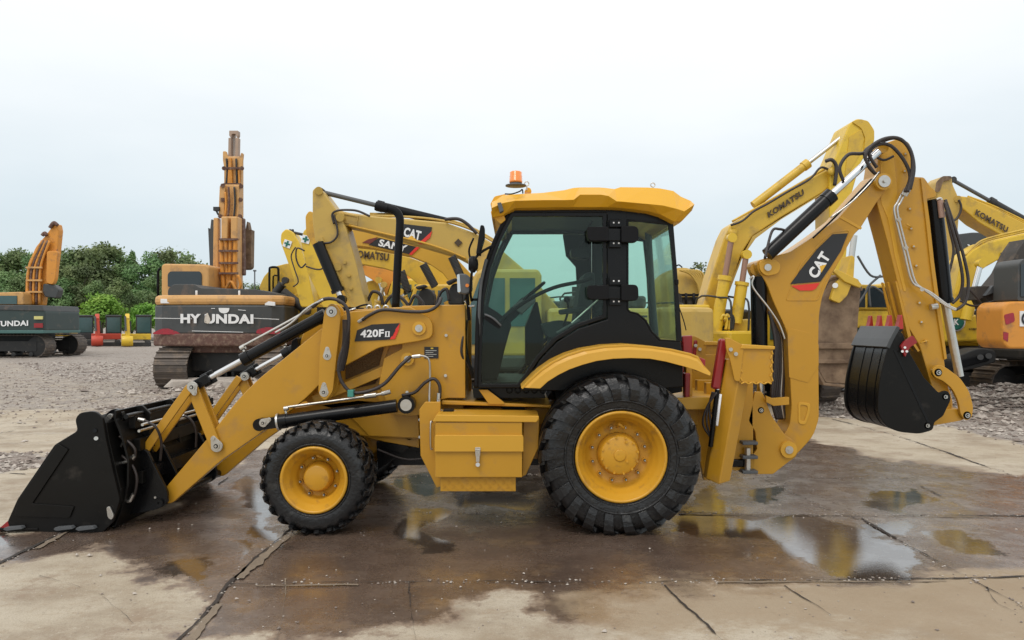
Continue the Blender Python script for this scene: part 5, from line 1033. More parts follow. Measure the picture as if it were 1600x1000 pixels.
def excavator(px, Y, rz, label, group, col, dk=dark, s=1.0, cabz=2.85, L=4.2, hz=2.05, tm=trk, cab=True, win=glsb, gauge=1.15, name='excavator', rx=0):
    """crawler, house, counterweight and cab in local coordinates: x forward"""
    c = P(px, 0, Y); rt = thing(name, (c.x, Y, 0), label, 'excavator', rz, group)
    for sgn in (-1, 1): track(rt, sgn*gauge*s, L*s, .6*s, .92*s, tm)
    m = MB(); m.bx(-.9*s, .9*s, -gauge*s*.8, gauge*s*.8, .45*s, .85*s, dk); m.lathe([(0, .8*s), (.65*s, .8*s), (.65*s, 1.02*s), (0, 1.02*s)], (0, 0, 0), dk, 'Z', 28); m.build('undercarriage', rt, .03, True)
    m = MB(); m.bx(-1.6*s, 1.7*s, -1.35*s, 1.35*s, 1.02*s, 1.28*s, dk); m.bx(-1.5*s, .35*s, -1.33*s, 1.33*s, 1.28*s, hz*s, col); m.bx(.4*s, 1.6*s, -1.33*s, -.55*s, 1.28*s, (hz-.25)*s, col); m.build('house', rt, .06, True)
    m = MB()
    for x0, x1 in ((-1.35, -.55), (-.45, .25)):
        for yy in (-1.345, 1.335): m.bx(x0*s, x1*s, yy*s, (yy+.01)*s, 1.35*s, (hz-.1)*s, col)
    m.build('side_doors', rt, .01, True)
    m = MB(); m.bx(-1.35*s, .0, -1.0*s, 1.0*s, hz*s, (hz+.22)*s, dk); m.cyl((-.8*s, -.6*s, (hz+.2)*s), (-.8*s, -.6*s, (hz+.6)*s), .06*s, dk); m.build('engine_cover', rt, .05, True)
    m = MB(); pts = [(-1.5*s, -1.38*s), (-2.1*s, -1.36*s), (-2.5*s, -1.0*s), (-2.62*s, 0), (-2.5*s, 1.0*s), (-2.1*s, 1.36*s), (-1.5*s, 1.38*s)]; n_ = len(pts)
    m.add([Vector((a, b, 1.08*s)) for a, b in pts]+[Vector((a, b, (hz+.02)*s)) for a, b in pts], [list(range(n_))[::-1], list(range(n_, 2*n_))]+[[i_, (i_+1) % n_, n_+(i_+1) % n_, n_+i_] for i_ in range(n_)], col); m.build('counterweight', rt, .08, True)
    m = MB()
    for k_ in range(7): m.bx(-1.30*s, -.62*s, -1.352*s, -1.346*s, (1.45+k_*.075)*s, (1.48+k_*.075)*s, dk); m.bx(-1.30*s, -.62*s, 1.346*s, 1.352*s, (1.45+k_*.075)*s, (1.48+k_*.075)*s, dk)
    m.build('grille', rt, 0, True)
    for yy in (-1.2, -.7):
        m = MB(); m.tube([(1.5*s, yy*s, (hz-.3)*s), (1.5*s, yy*s, (hz+.35)*s), (1.2*s, yy*s, (hz+.45)*s), (.5*s, yy*s, (hz+.45)*s), (.45*s, yy*s, (hz-.3)*s)], .022*s, dk, n=6, sub=4); m.build('handrail', rt, 0, True)
    m = MB(); m.tube([(-.1*s, -1.1*s, hz*s), (-.1*s, -1.1*s, (hz+.35)*s), (-1.3*s, -1.1*s, (hz+.35)*s), (-1.3*s, -1.1*s, hz*s)], .02*s, dk, n=6, sub=3); m.build('handrail', rt, 0, True)
    if cab:
        m = MB(); cz = cabz*s
        pf = [(.45*s, 1.25*s), (1.75*s, 1.25*s), (1.85*s, 1.8*s), (1.55*s, cz-.05*s), (1.45*s, cz), (.5*s, cz), (.45*s, cz-.1*s)]; n_ = len(pf)
        v = [Vector((a, .42*s, b)) for a, b in pf]+[Vector((a, 1.33*s, b)) for a, b in pf]
        m.add(v, [list(range(n_)), list(range(2*n_-1, n_-1, -1))]+[[i_, (i_+1) % n_, n_+(i_+1) % n_, n_+i_] for i_ in range(n_)], col if win is not glsb else dk); cb = m.build('cab', rt, .05, True)
        m = MB()
        for yy in (.405, 1.325):
            q = [(.56*s, 1.75*s), (.98*s, 1.75*s), (.98*s, cz-.15*s), (.56*s, cz-.15*s)]; q2 = [(1.06*s, 1.45*s), (1.68*s, 1.45*s), (1.74*s, 1.8*s), (1.48*s, cz-.15*s), (1.06*s, cz-.15*s)]
            for w in (q, q2):
                k_ = len(w); m.add([Vector((a, yy*s, b)) for a, b in w]+[Vector((a, (yy+.02)*s, b)) for a, b in w], [list(range(k_)), list(range(2*k_-1, k_-1, -1))]+[[i_, (i_+1) % k_, k_+(i_+1) % k_, k_+i_] for i_ in range(k_)], win)
        m.add([Vector((1.83*s, .5*s, 1.45*s)), Vector((1.83*s, 1.25*s, 1.45*s)), Vector((1.875*s, 1.25*s, 1.8*s)), Vector((1.875*s, .5*s, 1.8*s)), Vector((1.60*s, .5*s, cz-.12*s)), Vector((1.60*s, 1.25*s, cz-.12*s))], [[0, 1, 2, 3], [3, 2, 5, 4]], win); m.build('cab_windows', cb, 0, True)
    return rt

def parm(rt, name, pts, Y, th, m_, bev=.03, r=4, lab=None):
    m = MB(); m.prism(rnd(pts, r), Y, Y+th, m_); o = m.build(name, rt, bev)
    # cover plates and edge seams so the slab reads as welded box section
    return o
def pcyl(rt, a, b, frac, Y, r, mb_, mr, name='hydraulic_cylinder', dy=0):
    A = P(a[0], a[1], Y); B = P(b[0], b[1], Y); d = B-A; m = MB(); m.cyl(A, A+d*frac, r, mb_, n=14); m.cyl(A+d*(frac-.05), A+d*frac, r*1.18, mb_, n=14); o = m.build(name, rt)
    m = MB(); m.cyl(A+d*frac, B, r*.5, mr, n=10); m.cyl(B+Vector((0, .08, 0)), B-Vector((0, .08, 0)), r*.8, mb_, n=12); m.build('rod', o); return o
def phose(rt, pts, Y, r=.02, m_=hosem, name='hose'):
    m = MB(); m.tube([P(x, y_, Y) for x, y_ in pts], r, m_, n=6, sub=5); return m.build(name, rt)
def coil(rt, a, b, Y, r, m_=dark):
    m = MB(); A = P(a[0], a[1], Y); B = P(b[0], b[1], Y); d = B-A; n = int(d.length/(r*.42)); u = Vector((-d.z, 0, d.x)).normalized(); w = Vector((0, 1, 0))
    pts = [A+d*(k_/(n*6))+u*r*math.cos(k_*1.047)+w*r*math.sin(k_*1.047) for k_ in range(n*6)]
    m.tube(pts, r*.28, m_, n=5, sub=1); return m.build('coiled_hose', rt)

GR = 'excavators parked in a row behind the backhoe loader'
# A: worn gold excavator, nearest of the row
A_ = excavator(880, 13.6, R(180), 'gold excavator nearest behind the hood, its boom carrying a black decal with three white letters', GR, gold, cabz=2.7, win=glsg)
o = parm(A_, 'boom', [(520, 333), (528, 328), (545, 332), (582, 337), (640, 342), (695, 347), (745, 365), (775, 383), (830, 430), (880, 490), (850, 520), (800, 485), (760, 440), (735, 412), (712, 400), (675, 389), (620, 373), (560, 357), (524, 350)], 13.0, .55, gold)
m = MB(); m.prism([(628, 351), (632, 350), (675, 355), (672, 369), (657, 380), (627, 371)], 12.985, 12.999, blkv); m.prism([(675, 361), (672, 371), (659, 382), (653, 380), (661, 374)], 12.98, 12.999, redv); m.ptext('CAT', (630, 369), (656, 376), (633, 354.5), 12.975, white, .04); m.prism([(637, 372), (651, 375), (643, 368)], 12.97, 12.974, MATS['decal_yellow']); m.build('boom_decal', o)
m = MB(); m.ring([(524, 331), (560, 337), (558, 353), (527, 345)], [(526, 333), (558, 339), (556, 351), (528, 343)], 12.985, 13.001, gold); m.lathe([(0, -.02), (.09, -.02), (.09, .02), (0, .02)], P(531, 340, 12.98), gold, 'Y', 20); m.build('boom_plate', o, .004)
m = MB(); m.bx(-.05, .05, 0, .03, -.05, .05, txk, Matrix.Translation(P(716, 379, 12.97)) @ Matrix.Rotation(R(45), 4, 'Y')); m.build('lifting_eye', o)
o = parm(A_, 'stick', [(488, 297, 3), (495, 291, 3), (503, 297, 3), (525, 327), (535, 345), (541, 357), (556, 410), (570, 468), (574, 482), (549, 482), (535, 450), (512, 410), (492, 376), (488, 345)], 12.9, .6, gold)
for px, py, r_ in ((498, 298, .07), (531, 340, .07), (527, 417, .07), (538, 410, .03), (545, 430, .03), (548, 450, .03)): m = MB(); m.cyl(P(px, py, 12.9), P(px, py, 12.85), r_, gold, n=16); m.build('boss', o)
m = MB()
m.prism([(499, 372), (503, 370), (548, 470), (556, 480), (549, 480)], 12.86, 12.9, gold); m.build('stick_edge_plate', o)
for o_ in (0, 3): phose(A_, [(578, 337-o_), (640, 339-o_), (692, 345-o_), (735, 358-o_), (775, 380-o_)], 13.1+o_*.05, .022, gold, 'boom_pipe')
phose(B_ if False else A_, [(545, 352), (600, 365), (660, 379), (700, 392), (728, 404)], 12.96, .02, sano, 'weld_bead')
pcyl(A_, (700, 348), (502, 300), .56, 13.2, .085, blkm, grayp, 'stick_cylinder'); pcyl(A_, (497, 380), (534, 468), .86, 12.8, .10, blk, chrome, 'bucket_cylinder'); coil(A_, (706, 401), (720, 432), 12.9, .06)
phose(A_, [(522, 350), (519, 335), (528, 329), (545, 328), (560, 330), (578, 338)], 12.85); phose(A_, [(521, 335), (526, 352), (527, 368), (518, 378), (505, 380), (497, 378)], 12.85); phose(A_, [(695, 343), (715, 342), (730, 350), (745, 365)], 12.95, .03)
m = MB(); m.prism(rnd([(700, 476), (701, 452, 8), (708, 442, 8), (720, 444, 8), (724, 452), (724, 476)], 4), 13.4, 13.9, dark); m.prism([(696, 440), (712, 434), (716, 437), (700, 446)], 13.3, 13.5, dark); m.build('filter_housing', A_, .03)
m = MB(); m.prism(rnd([(652, 478), (653, 458, 8), (660, 450, 8), (672, 451, 8), (678, 460), (678, 478)], 4), 14.4, 14.9, dark); m.prism([(648, 448), (664, 444), (668, 448), (652, 453)], 14.3, 14.5, dark); m.build('filter_housing', A_, .03)
for pts_ in ([(600, 478), (612, 462), (628, 466), (640, 480)], [(640, 476), (648, 462), (658, 470), (664, 482)], [(682, 478), (688, 458), (698, 452), (702, 470)], [(575, 470), (582, 456), (594, 460), (598, 476)]): phose(A_, pts_, 13.2, .03)
# B: deep gold excavator
B_ = excavator(845, 16.4, R(180), 'deep gold excavator second in the row, boom with white four letter name on black stripe', GR, sano, cabz=2.7)
o = parm(B_, 'boom', [(540, 360), (560, 358), (620, 370), (675, 388), (712, 402), (738, 430), (800, 480), (860, 520), (830, 540), (760, 500), (722, 470), (706, 446), (692, 427), (670, 412), (638, 399), (575, 386), (546, 383)], 15.6, .6, sano)
m = MB(); m.prism([(592, 371.5), (652, 386), (643, 398), (576, 382.5)], 15.58, 15.599, blkv); m.prism([(575, 374), (590, 370.5), (580, 381), (566, 379)], 15.58, 15.599, mat('maroon_vinyl', (.16, .03, .02), .5)); m.prism([(656, 386), (650, 392), (643, 398.6), (639, 397.4), (650, 386)], 15.575, 15.599, redv)
m.ptext('SANY', (590.5, 384), (634, 394), (594, 373.5), 15.57, white, .035); m.build('boom_decal', o)
o = parm(B_, 'stick', [(477, 337), (483, 329), (490, 332), (496, 352), (520, 395), (548, 440), (562, 480), (533, 480), (505, 415), (478, 365)], 15.5, .6, sano); coil(B_, (661, 413), (680, 448), 15.4, .07); pcyl(B_, (700, 470), (722, 520), .5, 15.4, .1, sano, chrome)
# C
C_ = excavator(752, 19.0, R(180), 'yellow excavator third in the row, boom lettered in dark brown, green cross on its stick', GR, komy, cabz=2.75, win=glsg, hz=2.2)
o = parm(C_, 'boom', [(545, 384), (575, 388), (640, 402), (690, 421), (712, 450), (780, 490), (860, 520), (830, 540), (760, 520), (715, 500), (690, 480), (672, 470), (656, 446), (636, 430), (600, 419), (552, 410)], 18.2, .6, komy)
m = MB(); m.ptext('KOMATSU', (550, 402), (607, 408), (551, 390), 18.17, txk, .04); m.ptext("'", (586.5, 395), (588, 395), (587, 391), 18.17, txk, .04); m.build('boom_lettering', o)
o = parm(C_, 'stick', [(470, 378), (474, 360), (482, 355), (488, 362), (500, 390), (520, 430), (532, 482), (505, 482), (500, 468), (480, 425)], 18.1, .6, komy2)
def cross(o, px, py, Y, s, tilt):
    m = MB(); M = Matrix.Translation(P(px, py, Y)) @ Matrix.Rotation(tilt, 4, 'Y')
    m.bx(-s, s, -.015, 0, -s*.95, s*.95, white, M); m.bx(-s*.75, s*.75, -.025, -.016, -s*.22, s*.22, greent, M); m.bx(-s*.24, s*.24, -.027, -.017, -s*.75, s*.75, greent, M); m.build('cross_sticker', o)
cross(o, 478, 374, 18.09, .10, .25); coil(C_, (627, 424), (638, 458), 17.9, .08); pcyl(C_, (655, 480), (672, 446), .7, 17.8, .11, komy, zinc); pcyl(C_, (640, 482), (626, 456), .7, 17.8, .10, komy, zinc); phose(C_, [(476, 392), (464, 388), (463, 405), (470, 418), (478, 412)], 17.9)
phose(C_, [(478, 416), (490, 420), (500, 421), (506, 418)], 17.9)
# D
D_ = excavator(715, 22.3, R(180), 'bright yellow excavator fourth in the row, orange boom and green cross on its stick', GR, komy2, cabz=2.75, win=glsg, hz=2.3, s=1.12)
o = parm(D_, 'boom', [(555, 412), (600, 420), (640, 428), (664, 452), (690, 480), (760, 520), (730, 540), (660, 520), (620, 490), (604, 466), (592, 446), (580, 436), (566, 428)], 21.0, .6, oran)
parm(D_, 'boom_foot', [(572, 440), (590, 436), (612, 452), (640, 486), (640, 510), (570, 510), (566, 470)], 21.5, .6, komy2); pcyl(D_, (612, 500), (592, 438), .6, 20.8, .12, komy, chrome)
pcyl(D_, (583, 500), (600, 445), .55, 20.6, .11, gold, zinc)
m = MB(); m.ptext('200', (556, 414), (570, 416), (556.5, 409), 20.95, txk, .03); m.build('boom_lettering', o)
o = parm(D_, 'stick', [(438, 378), (439, 364), (447, 357), (457, 362), (468, 380), (480, 420), (492, 480), (470, 480), (455, 425)], 20.9, .6, komy2); cross(o, 449, 381, 20.89, .11, .35)
pcyl(D_, (452, 362), (480, 368), .2, 21.1, .08, dark, dark); phose(D_, [(462, 386), (455, 400), (460, 420), (466, 440), (458, 448)], 20.7)
R_ = excavator(655, 26.5, R(180), 'gold excavator deepest in the row, only its body filling the gaps under the booms', GR, gold, cabz=2.45, hz=2.2, s=1.28, win=glsg)
# E: yellow wheel/dozer like machine end, far left of the row
E_ = excavator(560, 24.0, R(170), 'yellow excavator farthest left of the row, rounded boom beside a black handrail', GR, komy, cabz=2.6)
parm(E_, 'boom', [(404, 450), (412, 432), (426, 417), (450, 411), (470, 420), (560, 470), (600, 500), (560, 520), (470, 490), (440, 470), (420, 470)], 22.4, .6, komy)
m = MB(); m.tube([P(421, 456, 22.2), P(421, 424, 22.2), P(423, 418, 22.2), P(433, 418, 22.2), P(435, 424, 22.2), P(435, 452, 22.2)], .035, blkm, sub=3); m.tube([P(427, 456, 22.2), P(427, 432, 22.2), P(433, 431, 22.2)], .025, blkm, sub=2); m.build('handrail', E_)
parm(E_, 'rear_panel', [(438, 470), (470, 455), (510, 480), (500, 530), (440, 540), (430, 500)], 22.2, .5, komy); pcyl(E_, (430, 458), (446, 438), .7, 22.0, .12, dark, grayp); pcyl(E_, (442, 456), (480, 486), .9, 21.9, .14, dark, chrome)
phose(E_, [(440, 462), (432, 480), (440, 505), (452, 515)], 21.9, .03); phose(E_, [(446, 465), (455, 490), (450, 520)], 21.9, .03); phose(E_, [(455, 500), (458, 475), (470, 470), (480, 490)], 21.9, .04)
# F: big yellow excavator behind the digging arm
F_ = excavator(1128, 17.2, R(-62), 'large yellow excavator behind the backhoe digging arm, raised boom with worn dark lettering', None, komy2, cabz=2.75, hz=1.9, win=glsg, tm=trk)
o = parm(F_, 'boom', [(1096, 520), (1098, 482), (1112, 430), (1132, 370), (1141, 352), (1180, 328), (1240, 293), (1297, 262), (1305, 262), (1304, 284), (1287, 300), (1220, 340), (1176, 369), (1158, 397), (1147, 432), (1134, 462), (1118, 500), (1112, 525)], 16.0, .7, komy)
m = MB(); m.ptext('KOMATSU', (1201, 341), (1257, 304), (1198.5, 332), 15.97, txk, .05); m.build('boom_lettering', o)
m = MB(); m.prism([(1098, 494), (1112, 500), (1160, 400), (1176, 369), (1287, 300), (1304, 285), (1287, 302), (1220, 343), (1180, 373), (1160, 402), (1122, 500), (1108, 515)], 15.98, 16.71, gold, 16.0); m.build('boom_lower_flange', o)
o = parm(F_, 'stick', [(1298, 262), (1308, 240), (1328, 192), (1340, 185), (1357, 188), (1367, 203), (1367, 220), (1345, 255), (1332, 300), (1320, 430), (1298, 430), (1296, 300)], 15.9, .8, komy2)
m = MB(); m.prism(rnd([(1331, 190), (1345, 186), (1357, 190), (1366, 205), (1366, 218), (1350, 240), (1352, 215), (1346, 200)], 3), 15.87, 15.9, komy); m.prism([(1327, 214), (1346, 202), (1350, 218), (1344, 240), (1320, 280), (1322, 260)], 15.885, 15.9, komy); m.build('stick_edging', o)
pcyl(F_, (1177, 321), (1330, 203), .56, 16.2, .095, komy, zinc, 'stick_cylinder'); pcyl(F_, (1118, 520), (1143, 372), .6, 15.7, .125, komy2, mat('brown_rod', (.35, .2, .14), .35, metal=.5), 'boom_cylinder'); pcyl(F_, (1150, 505), (1166, 398), .6, 15.7, .125, komy2, MATS['brown_rod'], 'boom_cylinder')
phose(F_, [(1142, 352), (1160, 345), (1178, 330), (1200, 318), (1230, 300), (1265, 280), (1282, 262), (1296, 266)], 15.9, .025); phose(F_, [(1290, 252), (1300, 250), (1307, 262), (1304, 290)], 15.8, .04); m = MB(); m.lathe([(0, -.03), (.11, -.03), (.11, .03), (0, .03)], P(1144, 364, 15.96), komy, 'Y', 20); m.build('boom_boss', F_); m = MB(); m.lathe([(0, -.03), (.09, -.03), (.09, .03), (0, .03)], P(1300, 268, 15.85), komy, 'Y', 20); m.build('boom_boss', F_)
parm(F_, 'front_panel', [(1052, 476), (1110, 476), (1110, 500), (1182, 498), (1182, 538), (1056, 538)], 15.8, .5, komy2, .04)
m = MB(); m.prism([(1074, 504), (1083, 504), (1083, 511), (1074, 511)], 15.78, 15.8, txk); m.prism([(1122, 515), (1134, 508), (1142, 538), (1120, 538)], 15.72, 15.8, dark); m.tube([P(1098, 540, 15.7), P(1098, 490, 15.7)], .03, rust, sub=1); m.build('front_fittings', F_)
for k_ in range(3): phose(F_, [(1126+k_*6, 500), (1130+k_*6, 492), (1136+k_*5, 500), (1134+k_*5, 515)], 15.6, .035, komy2 if k_ < 2 else dark)
# K: yellow machine seen just right of the cab (drum shaped cowl and railing)
K_ = excavator(1085, 24.0, R(200), 'yellow excavator half hidden right of the cab, ribbed round cowl and black railing', None, komy, cabz=2.3, cab=False)
m = MB(); 
for k_ in range(6): m.lathe([(.55, k_*.16), (.85, k_*.16+.02), (.85, k_*.16+.12), (.55, k_*.16+.14)], P(1066, 462, 22.4), sano if k_ % 2 else gold, 'Y', 36)
for k_ in range(6): m.tube([P(1062+k_*5, 422, 22.2), P(1078+k_*4, 428, 22.2), P(1090+k_*2, 444, 22.2), P(1094+k_, 462, 22.2)], .035, gold, sub=5)
m.build('ribbed_cowl', K_); m = MB(); m.prism([(1058, 459), (1098, 459), (1098, 463), (1058, 463)], 21.8, 21.9, blkm); m.prism([(1062, 464), (1094, 464), (1094, 478), (1062, 478)], 21.9, 22.2, dark)
for px in (1060, 1072, 1084, 1097): m.tube([P(px, 480, 21.8), P(px, 458, 21.8)], .04, blkm, sub=1)
m.build('railing', K_); parm(K_, 'side_box', [(1056, 480), (1086, 476), (1086, 500), (1056, 502)], 21.6, .6, komy2)
# G: muddy bucket with its machine
G_ = thing('excavator_bucket', (P(1310, 0, 14.6).x, 14.6, 0), 'huge mud caked excavator bucket standing on the gravel behind the backhoe boom', 'excavator bucket')
m = MB(); m.strip([(1345, 455), (1338, 440), (1318, 432), (1296, 440), (1280, 470), (1272, 520), (1275, 570), (1290, 598), (1330, 602)], 14.0, 15.3, .06, mud, 14.0); bo_ = m.build('bucket_shell', G_, .015)
m = MB(); pl = rnd([(1345, 455), (1338, 440), (1318, 432), (1296, 440), (1280, 470), (1272, 520), (1275, 570), (1290, 598), (1325, 600), (1338, 560), (1341, 500)], 4); m.prism(pl, 14.0, 14.06, mud); m.build('side_plate', G_, .015); m = MB(); m.prism(pl, 15.25, 15.3, mud, 14.0); m.build('side_plate', G_, .015)
m = MB(); m.prism([(1268, 536), (1342, 536), (1342, 545), (1268, 545)], 13.95, 14.0, mud); m.prism([(1268, 562), (1342, 562), (1342, 568), (1268, 568)], 13.95, 14.0, mud); m.build('wear_bar', G_, .01)
m = MB(); m.prism(rnd([(1301, 458), (1308, 440), (1322, 430), (1330, 398), (1336, 402), (1334, 436), (1324, 462), (1312, 474), (1298, 468)], 3), 13.9, 14.3, komy); m.prism([(1302, 424), (1306, 420), (1340, 436), (1348, 446), (1344, 450), (1320, 440)], 13.85, 13.95, komy); m.build('linkage', G_, .02)
m = MB(); m.cyl(P(1329, 412, 14.1), P(1335, 368, 14.1), .055, zinc); m.build('cylinder_rod', G_); m = MB(); m.cyl(P(1305, 446, 13.9), P(1305, 446, 13.86), .05, white); m.build('pin', G_)
# H: yellow excavator between the stick and the right edge (round badge)
H_ = excavator(1430, 18.6, R(180), 'yellow excavator behind the digging stick, round green and white badge on its rear', None, komy2, cabz=2.75, hz=1.9, win=glsg, L=4.4, tm=trk, cab=True)
o = parm(H_, 'boom', [(1486, 500), (1492, 455), (1500, 420), (1506, 404), (1521, 390), (1540, 379), (1600, 365), (1660, 352), (1700, 350), (1700, 372), (1640, 380), (1600, 388), (1564, 404), (1536, 420), (1520, 448), (1514, 500)], 16.9, .6, komy2)
m = MB(); m.ptext('KOMATSU', (1564, 405), (1626, 388), (1563, 395), 16.87, txk, .04); m.build('boom_lettering', o)
pcyl(H_, (1509, 500), (1532, 412), .52, 16.6, .12, komy2, chrome, 'boom_cylinder'); parm(H_, 'rear_side_panel', [(1468, 470, 8), (1505, 468), (1512, 492), (1534, 492, 4), (1538, 500, 4), (1538, 533, 6), (1470, 535)], 16.95, .7, komy2, .05)
parm(H_, 'cab_side_panel', [(1335, 484), (1400, 484), (1400, 512), (1335, 512)], 16.95, .7, komy2, .05)
m = MB(); c = P(1493, 503, 16.93); m.lathe([(0, -.02), (.215, -.02), (.215, 0), (0, 0)], c, white, 'Y', 36); m.lathe([(.15, -.026), (.185, -.026), (.185, -.021), (.15, -.021)], c, greent, 'Y', 36); m.bx(c.x-.10, c.x+.10, c.y-.03, c.y-.021, c.z-.10, c.z+.10, greent)
m.text('K', (c+Vector((-.05, -.035, -.07)), c+Vector((.06, -.035, -.07)), c+Vector((-.05, -.035, .07))), white, .03); m.build('round_badge', H_)
m = MB(); m.ptext('KOMATSU', (1514, 516), (1534, 515.5), (1514, 512.5), 16.93, txk, .03); m.build('rear_lettering', H_)
m = MB(); m.prism([(1335, 448), (1340, 444), (1390, 446), (1394, 484), (1335, 484)], 16.9, 17.6, komy, 16.9); cb = m.build('cab_shell', H_, .03); m = MB(); m.prism([(1337, 452), (1352, 450), (1352, 480), (1337, 480)], 16.88, 16.9, glsb); m.prism([(1356, 450), (1390, 449), (1390, 480), (1356, 480)], 16.88, 16.9, glsb); m.build('cab_windows', cb)
for pts in ([(1339, 478), (1352, 458), (1358, 446), (1376, 430)], [(1360, 480), (1358, 452), (1364, 448), (1372, 452), (1384, 462)], [(1340, 400), (1360, 430), (1380, 432)]): phose(H_, pts, 16.6, .025, grayp)
m = MB(); m.prism(rnd([(1488, 560, 8), (1530, 543, 10), (1558, 548, 8), (1556, 566, 4), (1524, 576, 3), (1490, 582, 3)], 5), 15.8, 16.3, dark); m.prism([(1496, 563), (1546, 552), (1547, 564), (1497, 577)], 15.75, 15.8, blkm)
for px, py in ((1532, 558), (1545, 556)): m.cyl(P(px, py, 15.75), P(px, py, 15.7), .06, grayp, n=16)
m.build('track_guard', H_, .03)
# M: upper right gold boom with lettering
M_ = excavator(1745, 22.0, R(180), 'yellow excavator beyond the right edge, upper lettered boom and mud stained stick reaching in', None, gold, cabz=2.75)
o = parm(M_, 'boom', [(1496, 312), (1500, 306), (1516, 308), (1560, 328), (1600, 348), (1680, 392), (1740, 440), (1760, 480), (1720, 500), (1680, 440), (1640, 408), (1600, 386), (1569, 370), (1530, 348), (1498, 321)], 20.0, .6, komy)
m = MB(); m.ptext('KOMATSU', (1523, 335.5), (1573, 364), (1526, 326.5), 19.96, txk, .05); m.build('boom_lettering', o)
o = parm(M_, 'stick', [(1462, 300), (1464, 284), (1473, 275), (1487, 275), (1489, 288), (1497, 306), (1500, 322), (1497, 361), (1490, 416), (1478, 480), (1458, 480), (1470, 420), (1476, 345)], 19.9, .6, gold); m = MB(); m.prism(rnd([(1462, 300), (1464, 284), (1473, 275), (1487, 275), (1486, 281), (1474, 283), (1468, 300)], 3), 19.86, 19.9, mud); m.cyl(P(1497, 311, 19.9), P(1497, 311, 19.84), .09, gold); m.build('stick_edging', o)
pcyl(M_, (1640, 366), (1488, 281), .62, 20.2, .10, dark, grayp, 'stick_cylinder'); phose(M_, [(1498, 312), (1502, 325), (1496, 340), (1488, 346)], 19.8, .03)
# N: dark boom machine
N_ = excavator(1760, 26.0, R(180), 'excavator with near black boom and white letter glimpsed between the two yellow lettered booms', None, dark, cabz=2.6)
o = parm(N_, 'boom', [(1496, 366), (1520, 363), (1562, 364), (1620, 372), (1700, 420), (1740, 480), (1690, 500), (1640, 440), (1600, 410), (1540, 398), (1508, 400), (1496, 398)], 24.5, .6, hyd); m = MB(); m.ptext('X', (1512, 392), (1524, 392), (1511, 382), 24.45, white, .03); m.build('boom_lettering', o)
# Q: orange excavator at the right edge with black bucket
Q_ = excavator(1735, 15.6, R(190), 'orange excavator cut off by the right edge, dark window above its dented rear', None, oran, cabz=2.7)
parm(Q_, 'rear_panel', [(1567, 480, 6), (1576, 471, 6), (1660, 470), (1660, 545), (1575, 545, 6), (1567, 535, 6)], 13.6, .8, oran, .06); m = MB(); m.prism(rnd([(1591, 412, 5), (1600, 404, 4), (1660, 404), (1660, 470), (1590, 470)], 3), 13.7, 14.4, hyd); m.prism([(1595, 412), (1655, 412), (1655, 464), (1595, 464)], 13.68, 13.7, glsb); m.build('cab_shell', Q_, .04)
m = MB(); m.prism([(1594, 486), (1640, 486), (1640, 510), (1594, 510)], 13.58, 13.6, white); m.ptext('CAT', (1596, 508), (1638, 508), (1596, 488), 13.57, blkv, .03); m.prism(rnd([(1569, 492), (1584, 488), (1586, 502), (1572, 508)], 3), 13.59, 13.6, rustr); m.prism([(1568, 518), (1576, 520), (1575, 534), (1568, 530)], 13.59, 13.6, rustr); m.build('rear_marks', Q_)
m = MB(); m.prism(rnd([(1524, 447), (1556, 447), (1574, 425), (1590, 392), (1604, 372), (1604, 430), (1590, 445), (1574, 462), (1568, 520), (1570, 545), (1554, 545), (1548, 480), (1540, 464), (1524, 470)], 3), 14.6, 15.1, mat('muddy_black', (.05, .042, .036), .7, var=.4, dirt=.3, dirtcol=(.14, .10, .07), scale=3, bump=.3, bscale=12)); m.build('bucket', Q_, .02)
m = MB(); m.prism([(1540, 462), (1556, 456), (1558, 448), (1552, 446)], 14.5, 14.6, grayp); m.build('cutting_edge', Q_)
phose(Q_, [(1500, 470), (1520, 478), (1540, 474), (1566, 466)], 14.4, .02); phose(Q_, [(1512, 450), (1530, 470), (1548, 500)], 14.4, .02)

for o_ in (0, 3): phose(M_, [(1512, 310-o_), (1545, 322-o_), (1580, 338-o_), (1640, 368-o_)], 20.1, .03, komy, 'boom_pipe'); phose(H_, [(1508, 402-o_), (1522, 388-o_), (1542, 376-o_), (1600, 362-o_), (1650, 350-o_)], 16.95, .025, komy, 'boom_pipe')
for o_ in (0, 4): phose(F_, [(1146-o_*.5, 350-o_), (1178, 331-o_), (1240, 296-o_), (1290, 267-o_)], 16.1, .025, komy if o_ else dark, 'boom_pipe')
phose(H_, [(1478, 330), (1484, 360), (1490, 392), (1482, 430), (1476, 460)], 17.0, .03)
